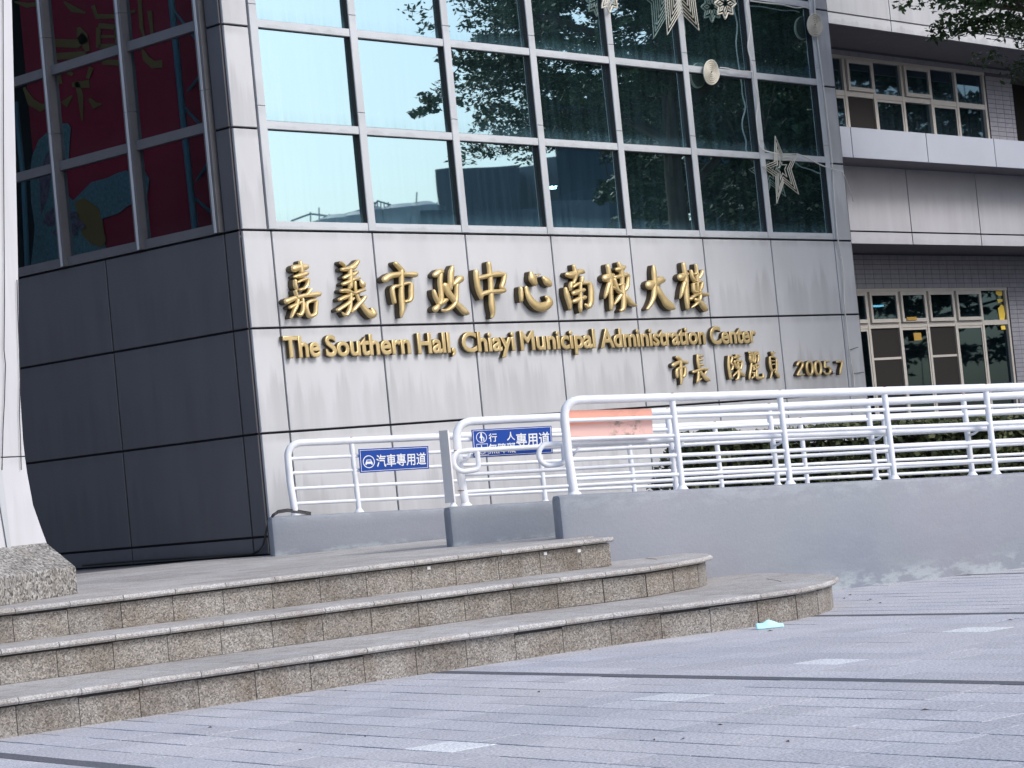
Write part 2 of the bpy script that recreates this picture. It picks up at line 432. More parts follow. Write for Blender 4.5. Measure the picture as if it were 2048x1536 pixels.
for k in range(3):
    z = R*(k+1); line = step_line(k); deep = 1.1 if k < 2 else 1.2
    # core slab
    core = [p + inward(line, i)*(NOSE+.032) for i, p in enumerate(line)]
    if k < 2:
        q = core[-1]; poly = core + [q + NW*1.2, G(-18, 12), G(-18, 1)]
    else: poly = core + [G(-40, 10.3), G(-40, 1)]
    MB().prism([(p[0], p[1]) for p in poly], -.03 if k == 0 else R*k-.02, z-NOS_T+.001).build('step_core', MT['bed'], st)
    P = resample(line, .362); nP = len(P)
    for i in range(nP-1):
        a, b = P[i], P[i+1]; na, nb = inward(P, i), inward(P, i+1)
        u = (b-a)/np.linalg.norm(b-a); g = u*.0025
        curved = tips[k] is not None and abs(float(na@inward(P, 0))) < .985 or (tips[k] is not None and i > nP-5)
        dp = .40 if curved else (deep if k < 2 else .62)
        # tread stone with a rounded nose
        prof = [(.012, -NOS_T), (0, -NOS_T+.012), (0, -.012), (.012, 0)]
        mb = MB(); vs = []
        for (pt, nn) in ((a+g, na), (b-g, nb)):
            for (d, h) in prof: vs.append(pt+nn*d+np.array([0, 0, z+h]))
            vs.append(pt+nn*dp+np.array([0, 0, z])); vs.append(pt+nn*dp+np.array([0, 0, z-NOS_T]))
        n6 = 6
        mb.add(vs, [(j, j+1, j+1+n6, j+n6) for j in range(5)] + [(5, 0, n6, 5+n6)] + [tuple(range(n6))[::-1], tuple(range(n6, 2*n6))])
        mb.build('tread_stone', MT['tread'], st)
        # riser stone, its joints a little off those of the nosing
        sh = u*0.0; gr = 0.9 if (i < nP-7 or k == 2) else 2.0; z0 = R*k + (-.02 if k == 0 else .001)
        q = [a+g*gr+na*NOSE+sh, b-g*gr+nb*NOSE+sh, b-g*gr+nb*(NOSE+.03)+sh, a+g*gr+na*(NOSE+.03)+sh]
        MB().prism([(p[0], p[1]) for p in q], z0, z-NOS_T-.012+float(rng.normal(0, .003))).build('riser_stone', MT['gran'], st)
    # paving of the tread behind the curved nose
    if k < 2:
        mid = [p + inward(line, i)*.03 for i, p in enumerate(line)]
        q = mid[-1]
        MB().prism([(p[0], p[1]) for p in [mid[1]] + mid[2:] + [q+NW*.9, G(-17.5, 11.5), G(-17.5, float(mid[1]@G2))]], z-NOS_T+.002, z-.003).build('tread_infill', MT['tread'], st)
# platform top
pf = thing('platform_paving', 'smooth pale granite platform above the steps at the foot of the dark facade', None, (0, 0, Z3), kind='structure')
mb = MB()
poly = [G(E1[2]-.6, 1), G(E1[2]-.6, 10.1), G(-17, 10.9), G(-17.5, 20), G(-40, 20), G(-40, 1)]
MB().prism([(p[0], p[1]) for p in poly], Z3-.3, Z3-.004).build('platform_bed', MT['bed'], pf)
for i in range(14):
    for j in range(7):
        a0, b0 = E1[2]-.62-.9*(j+1), 1.2+.724*i
        q = [G(a0+.003, b0+.003), G(a0+.897, b0+.003), G(a0+.897, b0+.721), G(a0+.003, b0+.721)]
        if b0 > 10.2: continue
        MB().prism([(p[0], p[1]) for p in q], Z3-.03, Z3-.0005).build('platform_slab', MT['tread'], pf)
for i in range(5):
    for j in range(4):
        s0_, o0_ = 3.2+.6*i, 16.92+.98*j
        q = [WP(o0_+.003, s0_+.003, 0), WP(o0_+.977, s0_+.003, 0), WP(o0_+.977, s0_+.597, 0), WP(o0_+.003, s0_+.597, 0)]
        MB().prism([(p[0], p[1]) for p in q], Z3-.035, Z3-.0012).build('platform_slab', MT['tread'], pf)
settle(pf)

# small white stickers on the top riser
for n_, (x, y) in enumerate([(857, 1136), (1090, 1107), (1157.5, 1101.5)]):
    p = onz(x, 1118 if n_ else 1150, Z3-.06)
    a = E1[2]+NOSE*-1
    d = ray(x, y); tt = ((E1[2]-NOSE)-CP@G1)/(d@G1); P = CP+d*tt
    s = .013
    q = [P+G2*s+G1*.001, P-G2*s+G1*.001, P-G2*s+G1*.006, P+G2*s+G1*.006]
    o = MB().prism([(v[0], v[1]) for v in q], P[2]-.011, P[2]+.011).build('sticker', MT['signw'])
    tag(o, ['small white square marker on the top riser, leftmost of three', 'small white square marker on the top riser below the second ramp wall', 'small white square marker on the top riser nearest the right end'][n_], 'sticker', 'small white markers on the top riser')

# ------------------------------------------------------------------ ramp walls
def wall_obj(name, label, off, s0, s1, zt, thick, z0f, zfoot=0.0):
    """low rendered wall along SW; zt(s) top height, z0f(s) foot height"""
    mb = MB(); ns = 14; secs = []
    for i in range(ns+1):
        s = s0+(s1-s0)*i/ns
        secs.append(s)
    prof = lambda s: [(0, z0f(s)), (0, zfoot if zfoot > .1 and zt(s)-zfoot > .2 else z0f(s)+.005), (0, min(zfoot+.10, zt(s)-.12)), (0, min(zfoot+.22, zt(s)-.06)), (0, zt(s)-.03), (.008, zt(s)-.01), (.03, zt(s)), (thick-.03, zt(s)), (thick-.008, zt(s)-.01), (thick, zt(s)-.03), (thick, z0f(s))]
    ss = [s0, s0+.012, s0+.045] + secs[1:]
    ins = [.04, .012, 0] + [0]*(len(secs)-1)
    vs = []
    for s, i_ in zip(ss, ins):
        for (t, z) in prof(s):
            t2 = t+i_ if t < thick/2 else t-i_
            vs.append(WP(off+t2, s, z-(i_*.6 if z > z0f(s)+.1 else 0)))
    n = 11; fs = []
    for i in range(len(ss)-1):
        for j in range(n-1): fs.append((i*n+j, i*n+j+1, (i+1)*n+j+1, (i+1)*n+j))
    fs += [tuple(range(n)), tuple((len(ss)-1)*n+j for j in range(n))[::-1]]
    fs = [f[::-1] for f in fs]
    mb.add(vs, fs)
    o = mb.build(name, MT['wall'], smooth=True)
    at = o.data.attributes.new('foot', 'FLOAT', 'POINT')
    vals = []
    for s in ss:
        for (t, z) in prof(s): vals.append(max(0, z-zfoot)/max(.1, zt(s)-zfoot))
    at.data.foreach_set('value', vals); return tag(o, label, 'wall', 'low ramp walls')
zt3 = lambda s: .951-.0497*(s-5.72)
zt2 = lambda s: .938-.039*(s-5.16)
zt1 = lambda s: .983-.049*(s-4.38)
wall_obj('ramp_wall', 'long grey rendered ramp wall in front, from the top step out of the frame', W3OFF, 5.69, 16, zt3, .20, lambda s: -.02 if s > 6.3 else -.02)
wall_obj('ramp_wall', 'short grey rendered wall between the two other ramp walls, behind the long one', 17.75, 5.13, 16, zt2, .20, lambda s: -.02, Z3 - .02)
wall_obj('ramp_wall', 'grey rendered ramp wall with flaking foot beside the building corner', 20.9, 4.36, 16.5, zt1, .20, lambda s: -.02, Z3 - .02)
# ramp floors between the walls
def ramp_floor(o0, o1, s0, s1, z0, sl, name, label):
    q = []
    mb = MB()
    pts = [WP(o0, s0, z0), WP(o1, s0, z0), WP(o1, s1, z0-sl*(s1-s0)), WP(o0, s1, z0-sl*(s1-s0))]
    lo = [p-np.array([0, 0, .15]) for p in pts]
    mb.hexa(lo+pts); o = mb.build(name, MT['tread']); tag(o, label, kind='structure')
ramp_floor(16.92, 17.74, 5.9, 16, Z3-.001, .05, 'ramp_floor', 'sloping ramp surface between the two front walls')
ramp_floor(17.97, 20.88, 5.6, 16, Z3-.001, .045, 'ramp_floor', 'sloping vehicle ramp surface behind the middle wall')

# ------------------------------------------------------------------ railings
def railing(label, off, s0, zt, ztop, posts, s_end, start_base=0.0, hand=None, first_r=.033, rings=None):
    base = WP(off, s0, zt(s0))
    t = thing('railing', label, 'railing', tuple(base), 'white pipe railings on the ramp walls')
    m = MT['white']
    c = off
    r0 = first_r
    # top rail bending down into the end post
    z0 = zt(s0)
    top0 = ztop(s0)
    pts = [WP(c, s0+.02, z0-.0), WP(c, s0, z0+.3), WP(c, s0, top0-.15)]
    pts += arc_pts(WP(c, s0, top0-.14), WP(c, s0, top0), WP(c, s0+.15, ztop(s0+.15)), 8)[1:]
    s = s0+.4
    while s < s_end: pts.append(WP(c, s, ztop(s))); s += .9
    pts.append(WP(c, s_end, ztop(s_end)))
    MB().tube(pts, r0, 16).build('top_rail', m, t, smooth=True)
    MB().cyl(WP(c, s0+.02, z0-.004), WP(c, s0+.018, z0+.022), .055, 20, .036).build('post_flange', m, t, smooth=True)
    for s in posts:
        zz = zt(s); rp = .0245
        MB().cyl(WP(c, s+.012, zz-.003), WP(c, s, ztop(s)-.03), rp, 14).build('post', m, t, smooth=True)
        MB().cyl(WP(c, s+.012, zz-.003), WP(c, s+.012, zz+.03), .048, 16, .027).build('post_flange', m, t, smooth=True)
    for fr in (.785, .585, .37, .163):
        P = []
        for s in (s0+.01, s_end): P.append(WP(c, s, zt(s)+fr*(ztop(s)-zt(s))))
        MB().tube(P, .0165, 10).build('bar', m, t, smooth=True)
    if hand:
        ho, hz, hs = hand          # plane offset, height function, left end
        rh = .0205; H_ = .165; wl = .20
        z = hz(hs)
        loop = [WP(ho, s_end, hz(s_end))] + [WP(ho, s, hz(s)) for s in np.arange(s_end-1, hs+.3, -1.)] + [WP(ho, hs+.12, hz(hs+.12))]
        cx, rr = hs+.08, H_/2
        for k in range(1, 10):
            a = math.pi/2+math.pi*k/9
            loop.append(WP(ho, cx+rr*math.cos(a), hz(hs)-rr+rr*math.sin(a)-.002))
        loop += [WP(ho, hs+wl-.05, hz(hs)-H_)]
        loop += arc_pts(WP(ho, hs+wl-.05, hz(hs)-H_), WP(ho, hs+wl, hz(hs)-H_), WP(ho, hs+wl, hz(hs)-H_+.05), 5)[1:]
        loop += [WP(ho, hs+wl, hz(hs+wl)-.01)]
        MB().tube(loop, rh, 12).build('handrail', m, t, smooth=True)
        for s in [s0]+list(posts):
            if s > s_end-.3: break
            zz = hz(s)-.085
            br = arc_pts(WP(c, s, zz), WP(ho+(.02 if ho > c else -.02), s+.03, zz-.01), WP(ho, s+.075, hz(s)-.01), 6)
            MB().tube(br, .0105, 8).build('bracket', m, t, smooth=True)
    if rings:
        for s_, f_ in rings: MB().cyl(WP(c, s_, zt(s0)+f_), WP(c, s_, zt(s0)+f_+.006), r0+.0012, 16).build('rust_ring', MT['rust'], t, smooth=True)
    for s in posts[:-1]: MB().cyl(WP(c-.012, s-.012, ztop(s)+r0*.85), WP(c-.012, s+.012, ztop(s)+r0*.86), .005, 6).build('weld_mark', MT['rust'], t)
    settle(t); return t
zr3 = lambda s: 1.661-.0548*(s-5.80)
zr2 = lambda s: 1.600-.0398*(s-5.25)
zr1 = lambda s: 1.629-.0453*(s-4.62)
C3, C2, C1 = 16.7+.10, 17.75+.10, 20.9+.10
k3, k2, k1 = C3/16.7, C2/17.75, C1/20.9
def rescale(f, k): return lambda s: CAMH + (f(s/k)-CAMH)*k
zr3, zr2, zr1 = rescale(zr3, k3), rescale(zr2, k2), rescale(zr1, k1)
zw = lambda s: 0
h2 = lambda s: zr2(s)-.235
h3 = lambda s: zr3(s)-.325
railing('white pipe railing on the front ramp wall with five cross bars', C3, 5.80*k3, zt3, zr3, [5.784*k3+.905*i for i in range(1, 11)], 15.5, hand=(C3+.10, h3, 5.635))
railing('white pipe railing on the middle ramp wall with a looped handrail end', C2, 5.25*k2, zt2, zr2, [5.25*k2+.905*i for i in range(1, 11)], 15.5, hand=(C2-.11, h2, 5.205), rings=[(5.25*k2, .12), (5.25*k2, .44)])
railing('white pipe railing beside the building corner, rearmost of the three', C1, 4.57*k1, zt1, zr1, [5.174*k1+.905*i for i in range(0, 11)], 15.5, first_r=.033)
# wall foot ends against the platform: small chips of mortar are left to the material

# beige board standing on edge next to the middle railing's end post
q0 = onpl(890, 1005, WP(C2, 5.16, 0), SW); q1 = onpl(889, 860, WP(C2, 5.16, 0), SW)
mb = MB(); o0 = float(q1@NW)
vs = []
for (px, py) in ((881, 861), (898.4, 860), (912.5, 1004.5), (894, 1006)):
    P = onpl(px, py, WP(C2, 5.165, 0), SW); vs.append((float(P@NW), P[2]))
mb.hexa([WP(a, 5.150, z) for a, z in vs] + [WP(a, 5.162, z) for a, z in vs])
o = mb.build('board', MT['beige']); tag(o, 'blank beige board seen edge-on beside the end post of the middle railing', 'board')

# ------------------------------------------------------------------ the lettered building
UJ = [0.385+1.35*i for i in range(8)]; UEND = 10.23; ULAST = 9.835
ZR = [Z3+.003, .797, 1.762, 2.755, 3.690]
ZT = [3.690, 4.668, 5.652, 6.636, 7.62]
bd = thing('municipal_building', 'corner building with pale lettered front and shade-darkened charcoal side under a grid of dark glass', 'building', (KX, KY, Z3))
g = .011
def cpanel(u0, u1, z0, z1, m=MT['clad'], lab=None):
    me = boxmesh('cladding_panel', u1-u0-2*g, .03, z1-z0-2*g, m, .004)
    piece('cladding_panel', me, bd, (KX+u0+g, KY, z0+g))
for r in range(4):
    us = [0.018]+UJ[:-1]+[ULAST, UEND]
    for a, b in zip(us[:-1], us[1:]): cpanel(a, b, ZR[r], ZR[r+1])
for r in range(4):
    cpanel(.018, .345, ZT[r], ZT[r+1]); cpanel(9.93, UEND, ZT[r], ZT[r+1])
# return side at the right end, and dark backing behind all joints
piece('backing_wall', boxmesh('backing_wall', UEND-.02, .02, 3.0, MT['gap']), bd, (KX+.01, KY+.028, Z3))
piece('backing_wall', boxmesh('backing_wall', .34, .02, 4.6, MT['gap']), bd, (KX+.01, KY+.028, 3.64))
piece('backing_wall', boxmesh('backing_wall', .30, .02, 4.6, MT['gap']), bd, (KX+UEND-.31, KY+.028, 3.64))
MB().box((KX+UEND-.012, KY+.004, 0), (KX+UEND, KY+4.0, 8.3)).build('end_return', MT['dclad'], bd)
# window grid on the lettered front
GL = .045
def vframe(name, x0, x1, z0, z1, y0, y1, m, par=bd): return MB().box((x0, y0, z0), (x1, y1, z1)).build(name, m, par)
for i, u in enumerate([.405]+UJ[1:-1]+[9.87]):
    wv = .05
    for j in range(4):       # mullion lengths, spliced
        zo = .18 if j else 0
        z0 = ZT[0]+.012 if j == 0 else ZT[j]+.22+.004
        z1 = ZT[j+1]+.22 if j < 3 else ZT[4]+.05
        me = boxmesh('mullion', wv*2, .11, z1-z0, MT['frame'], .004)
        piece('mullion', me, bd, (KX+u-wv, KY-.012, z0))
uu = [.405]+UJ[1:-1]+[9.87]
for j in range(5):
    for i in range(7):
        z0 = ZT[j]+.004 if j else ZT[0]+.012
        me = boxmesh('transom', uu[i+1]-uu[i]-.1-.002, .095, .078, MT['frame'], .003)
        piece('transom', me, bd, (KX+uu[i]+.051, KY-.002, z0))
for i in range(7):
    for j in range(4):
        x0, x1 = uu[i]+.05, uu[i+1]-.05; z0, z1 = ZT[j]+.085, ZT[j+1]+.003
        rx = float(rng.normal(0, .0022)); ry = float(rng.normal(0, .0022))
        me = boxmesh('glass_pane', x1-x0+.02, .008, z1-z0+.02, MT['glassA'])
        o = piece('glass_pane', me, bd, (KX+x0-.01, KY+GL, z0-.01)); o.rotation_euler = (rx, 0, ry)
        mb = MB(); e = .006; X0, X1 = KX+x0, KX+x1
        mb.box((X0+.001, KY+.002, z0), (X0+e, KY+GL+.01, z1)); mb.box((X1-e, KY+.002, z0), (X1-.001, KY+GL+.01, z1)); mb.box((X0+e, KY+.03, z1-e), (X1-e, KY+GL+.01, z1)); mb.box((X0+e, KY+.03, z0), (X1-e, KY+GL+.01, z0+e))
        mb.build('glazing_gasket', MT['gasket'], bd)
# side facade, its charcoal partly coloured-in shade
VJ = [.018, .24, 2.056, 3.88, 5.7, 7.5]
def dpanel(v0, v1, z0, z1):
    me = boxmesh('side_panel', v1-v0-2*g, .03, z1-z0-2*g, MT['dclad'], .004)
    piece('side_panel', me, bd, (KX, KY+v1-g, z0+g), -math.pi/2)
for r in range(4):
    for a, b in zip(VJ[:-1], VJ[1:]): dpanel(a, b, ZR[r], ZR[r+1])
for r in range(4): dpanel(.018, .235, ZT[r], ZT[r+1])
MB().box((KX+.028, KY+.05, Z3), (KX+.05, KY+7.5, 3.695)).build('backing_wall', MT['gap'], bd)
MB().box((KX+.028, KY+.05, 3.66), (KX+.05, KY+.27, 8.3)).build('backing_wall', MT['gap'], bd)
VM = [.295, 1.455, 2.69, 3.925, 5.16, 6.4, 7.45]
for v in VM:
    for j in range(4):
        z0 = ZT[0]+.012 if j == 0 else ZT[j]+.40; z1 = ZT[j+1]+.396 if j < 3 else 8
        MB().box((KX-.05, KY+v-.045, z0), (KX+.08, KY+v+.045, z1)).build('side_mullion', MT['dframe'], bd)
        MB().box((KX-.057, KY+v-.012, z0), (KX-.051, KY+v+.018, z1)).build('mullion_cap', MT['frame'], bd)
for j in range(5):
    for a, b in zip(VM[:-1], VM[1:]):
        MB().box((KX-.008, KY+a+.046, ZT[j]+.012), (KX+.07, KY+b-.046, ZT[j]+.105)).build('side_transom', MT['dframe'], bd)
for j in range(4):
    for a, b in zip(VM[:-1], VM[1:]):
        me = boxmesh('side_pane', b-a-.07, .008, ZT[j+1]-ZT[j]-.08, MT['glassB'])
        piece('side_pane', me, bd, (KX+.035, KY+b-.035, ZT[j]+.09), -math.pi/2)
# shell: roof, floor, inner walls
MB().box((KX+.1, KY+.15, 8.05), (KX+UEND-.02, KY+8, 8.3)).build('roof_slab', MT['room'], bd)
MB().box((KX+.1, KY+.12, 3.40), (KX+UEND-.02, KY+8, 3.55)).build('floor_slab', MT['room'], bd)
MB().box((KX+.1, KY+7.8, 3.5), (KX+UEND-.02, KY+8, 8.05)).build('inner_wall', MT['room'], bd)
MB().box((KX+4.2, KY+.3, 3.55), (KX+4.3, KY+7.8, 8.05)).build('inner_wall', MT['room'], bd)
MB().box((KX-.02, KY+.0, 8.06), (KX+.09, KY+8, 8.6)).build('parapet', MT['dclad'], bd)
MB().box((KX+.0, KY-.02, 8.06+.001), (KX+UEND, KY+.09, 8.9)).build('parapet', MT['clad'], bd)
# interior seen faintly through the lower panes: pale soffit wedge, sloping beam, two pillars, a lamp
def inner(pts, d, th, name, m):
    P = [PA(x, y, d) for x, y in pts]; n = len(P)
    mb = MB(); mb.add([tuple(p) for p in P]+[(p[0], p[1]+th, p[2]) for p in P], [tuple(range(n)), tuple(range(n, 2*n))[::-1]]+[(i, i+n, (i+1) % n+n, (i+1) % n) for i in range(n)])
    return mb.build(name, m, bd)
inner([(1104, 408), (1150, 400), (1195, 373), (1225, 378), (1225, 392), (1180, 400), (1150, 412), (1104, 420)], 1.6, .4, 'stair_soffit', MT['roomw'])
inner([(1256, 377), (1306, 379), (1256, 389)], 1.6, .5, 'ceiling_wedge', MT['roomw'])
inner([(1203, 412), (1214, 412), (1218, 458), (1207, 458)], 1.7, .12, 'inner_pillar', MT['roomw'])
inner([(1305, 393), (1313, 393), (1319, 458), (1310, 458)], 1.7, .12, 'inner_pillar', MT['roomw'])
lp = PA(1104, 378, .6); LM = plain('lit_lamp', (1, 1, 1)); LM.node_tree.nodes['Principled BSDF'].inputs['Emission Color'].default_value = (1, .97, .9, 1); LM.node_tree.nodes['Principled BSDF'].inputs['Emission Strength'].default_value = 60
MB().cyl((lp[0], lp[1], lp[2]), (lp[0], lp[1], lp[2]+.03), .06, 16).build('ceiling_lamp', LM, bd)
settle(bd)

# ------------------------------------------------------------------ banner and truss behind the side windows
def ZB(x, y, d=.9): return PB(x/2.7426, y/2.7426, d)
def flat_poly(pts, d, name, m, par, dd=.004, mk=None):
    P = [ZB(x, y, d) for x, y in pts]; n = len(P)
    mb = MB(); mb.add([tuple(p) for p in P]+[(p[0]+dd, p[1], p[2]) for p in P], [tuple(range(n)), tuple(range(n, 2*n))[::-1]]+[(i, i+n, (i+1) % n+n, (i+1) % n) for i in range(n)])
    return mb.build(name, m, par)
b0 = ZB(100, 1500); b1 = ZB(1000, 1400)
bn = thing('festival_banner', 'dark red banner with gold brush characters and a white rabbit behind the side windows', 'banner', (KX+.9, b0[1], 3.7))
MB().box((KX+.92, KY+.95, 3.74), (KX+.94, KY+4.3, 8.0)).build('banner_cloth', MT['red'], bn)
def stroke_poly(pts, w_, d, name, m, par):
    """flat brush stroke"""
    pts = [np.array(p, float) for p in pts]; L, Rr = [], []
    for i, p in enumerate(pts):
        t = pts[min(i+1, len(pts)-1)]-pts[max(i-1, 0)]; t /= np.linalg.norm(t); nn = np.array([-t[1], t[0]])
        ww = w_[i] if hasattr(w_, '__len__') else w_
        L.append(p+nn*ww); Rr.append(p-nn*ww)
    return flat_poly(L+Rr[::-1], d, name, m, par)
gs = [([(130, 480), (170, 560), (220, 590), (290, 575)], [6, 22, 22, 6]), ([(420, 450), (440, 520), (450, 660)], [10, 16, 4]), ([(395, 465), (490, 460)], [14, 22]),
      ([(350, 575), (395, 525)], [22, 5]), ([(490, 540), (520, 580), (555, 570)], [8, 20, 5]), ([(300, 235), (420, 240), (470, 200)], [22, 24, 30]), ([(300, 310), (470, 300)], [18, 20]),
      ([(430, 150), (450, 200), (480, 280)], [10, 30, 12]), ([(540, 140), (640, 150)], [14, 16]), ([(540, 150), (540, 260)], [12, 12]), ([(640, 150), (645, 260)], [14, 12]), ([(545, 200), (640, 200)], [8, 8]), ([(545, 255), (650, 250)], [12, 12]),
      ([(560, 340), (660, 345)], [14, 16]), ([(780, 270), (800, 320), (840, 355), (890, 350)], [6, 18, 22, 20]), ([(350, 10), (400, 50), (470, 70)], [4, 18, 4]), ([(80, 10), (150, 30), (210, 20)], [4, 14, 10]),
      ([(510, 30), (530, 90), (640, 90), (740, 60)], [12, 14, 12, 8]), ([(765, 0), (775, 150), (790, 200)], [10, 10, 6]), ([(820, 60), (835, 190)], [12, 8]), ([(310, 340), (330, 460)], [10, 12]), ([(370, 395), (400, 410)], [12, 8]), ([(500, 370), (480, 430)], [14, 10])]
for q, ww in gs: stroke_poly(q, ww, .905, 'gold_stroke', MT['goldp'], bn)
rab = [(165, 1500), (185, 1320), (190, 1240), (170, 1100), (165, 960), (175, 860), (210, 770), (270, 715), (330, 680), (370, 675), (388, 700), (380, 800), (375, 900), (345, 960), (350, 1050), (400, 1100),
       (450, 1050), (500, 1000), (590, 975), (640, 950), (690, 935), (730, 950), (790, 935), (818, 980), (810, 1060), (770, 1090), (700, 1130), (650, 1170), (560, 1200), (570, 1330), (590, 1380), (480, 1410), (300, 1470)]
flat_poly(rab, .903, 'rabbit_figure', MT['furw'], bn)
flat_poly([(225, 1180), (215, 980), (250, 850), (300, 790), (310, 850), (280, 960), (265, 1080)], .900, 'ear_lining', MT['pink'], bn, .002)
flat_poly([(410, 1110), (460, 1085), (540, 1140), (560, 1220), (580, 1320), (560, 1360), (500, 1340), (450, 1290), (430, 1200)], .899, 'gold_ball', MT['goldp'], bn, .003)
for k in range(26):
    a = rng.random()*6.28; rr = (rng.random()**.5)*100; cx, cy = 355+rr*math.cos(a), 1210+rr*.95*math.sin(a); s = 20
    flat_poly([(cx+s*math.cos(b)*(1+.3*math.sin(3*b)), cy+s*.8*math.sin(b)) for b in np.linspace(0, 6.28, 9)[:-1]], .896-.0006*k, 'petal', MT['pink'], bn, .0015)
settle(bn)
tr = thing('roof_truss', 'blue grey tube truss standing behind the side windows right of the red banner', 'truss', (KX+.7, KY+.6, 3.6))
def TB(x, y, d): return ZB(x, y, d)
MB().tube([TB(940, 0, .75), TB(1010, 700, .75), TB(1070, 1260, .75)], .035, 10).build('truss_chord', MT['truss'], tr, smooth=True)
MB().tube([TB(1150, 0, 1.0), TB(1210, 700, 1.0), TB(1270, 1260, 1.0)], .03, 10).build('truss_chord', MT['truss'], tr, smooth=True)
for a, b in [((955, 60), (1165, 330)), ((1165, 330), (985, 560)), ((985, 560), (1205, 800)), ((1205, 800), (1035, 1060)), ((1035, 1060), (1250, 1240))]:
    MB().tube([TB(*a, .75), TB(*b, 1.0)], .016, 8).build('truss_web', MT['truss'], tr, smooth=True)
MB().tube([TB(85, 560, .7), TB(130, 1000, .7), TB(150, 1480, .7)], .03, 10).build('truss_chord', MT['truss'], tr, smooth=True)
settle(tr)

# ------------------------------------------------------------------ gold lettering
def stroke3d(mb, pts, cv, d0=.0, hside=.075, hp=.03, sub=5, flat=1.0):
    """pillowed metal stroke: pts (x, y, r) in photo pixels, cv maps pixels to the facade"""
    P = np.array(pts, float)
    if len(P) == 2: P = np.array([P[0], (P[0]+P[1])/2, P[1]])
    # catmull-rom
    Q = []
    E = np.vstack([2*P[0]-P[1], P, 2*P[-1]-P[-2]])
    for i in range(1, len(E)-2):
        for k in range(sub):
            t = k/sub; a, b, c, d = E[i-1], E[i], E[i+1], E[i+2]
            Q.append(.5*((2*b)+(-a+c)*t+(2*a-5*b+4*c-d)*t*t+(-a+3*b-3*c+d)*t**3))
    Q.append(P[-1]); Q = np.array(Q); Q[:, 2] = np.maximum(Q[:, 2]*1.12, .5)
    # round caps
    t0 = Q[0, :2]-Q[1, :2]; t0 /= np.linalg.norm(t0)+1e-9; t1 = Q[-1, :2]-Q[-2, :2]; t1 /= np.linalg.norm(t1)+1e-9
    c0 = [np.array([*(Q[0, :2]+t0*Q[0, 2]*math.sin(a)), Q[0, 2]*math.cos(a)]) for a in (1.45, 1.1, .6)]
    c1 = [np.array([*(Q[-1, :2]+t1*Q[-1, 2]*math.sin(a)), Q[-1, 2]*math.cos(a)]) for a in (.6, 1.1, 1.45)]
    Q = np.vstack([c0, Q, c1])
    prof = [(-1, 0, 0), (-1, 1, 0), (-.82, 1, .55), (-.45, 1, .88), (0, 1, 1), (.45, 1, .88), (.82, 1, .55), (1, 1, 0), (1, 0, 0)]
    n = len(prof); vs = []
    rmax = max(P[:, 2])
    for i in range(len(Q)):
        t = Q[min(i+1, len(Q)-1), :2]-Q[max(i-1, 0), :2]; t /= np.linalg.norm(t)+1e-9; nn = np.array([-t[1], t[0]])
        rr = Q[i, 2]; k = min(1.0, rr/rmax)
        for (a, s, h) in prof:
            q = Q[i, :2]+nn*rr*a
            w_ = cv(q[0], q[1])
            vs.append((w_[0], KY-d0-s*hside*flat-h*hp*(k**.8), w_[2]))
    fs = []
    for i in range(len(Q)-1):
        for j in range(n-1): fs.append((i*n+j, (i+1)*n+j, (i+1)*n+j+1, i*n+j+1))
    fs += [tuple(range(n)), tuple((len(Q)-1)*n+j for j in range(n))[::-1]]
    mb.add(vs, fs)
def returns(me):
    me.materials.append(MT['shaded_gold'])  # darkened colour stands for the shaded sides of the gold letters
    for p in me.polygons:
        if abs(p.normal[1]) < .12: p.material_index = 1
def character(name, strokes, ox, oy, sc, par, m, hs=.07, hp=.03, lab=None):
    mb = MB(); cv = lambda x, y: PA(ox+x/sc, oy+y/sc, -hs)
    for k, s in enumerate(strokes): stroke3d(mb, s, cv, .0+.0007*(k % 7), hs, hp)
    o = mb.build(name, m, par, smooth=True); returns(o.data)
    if lab: o['label'] = lab
    return o
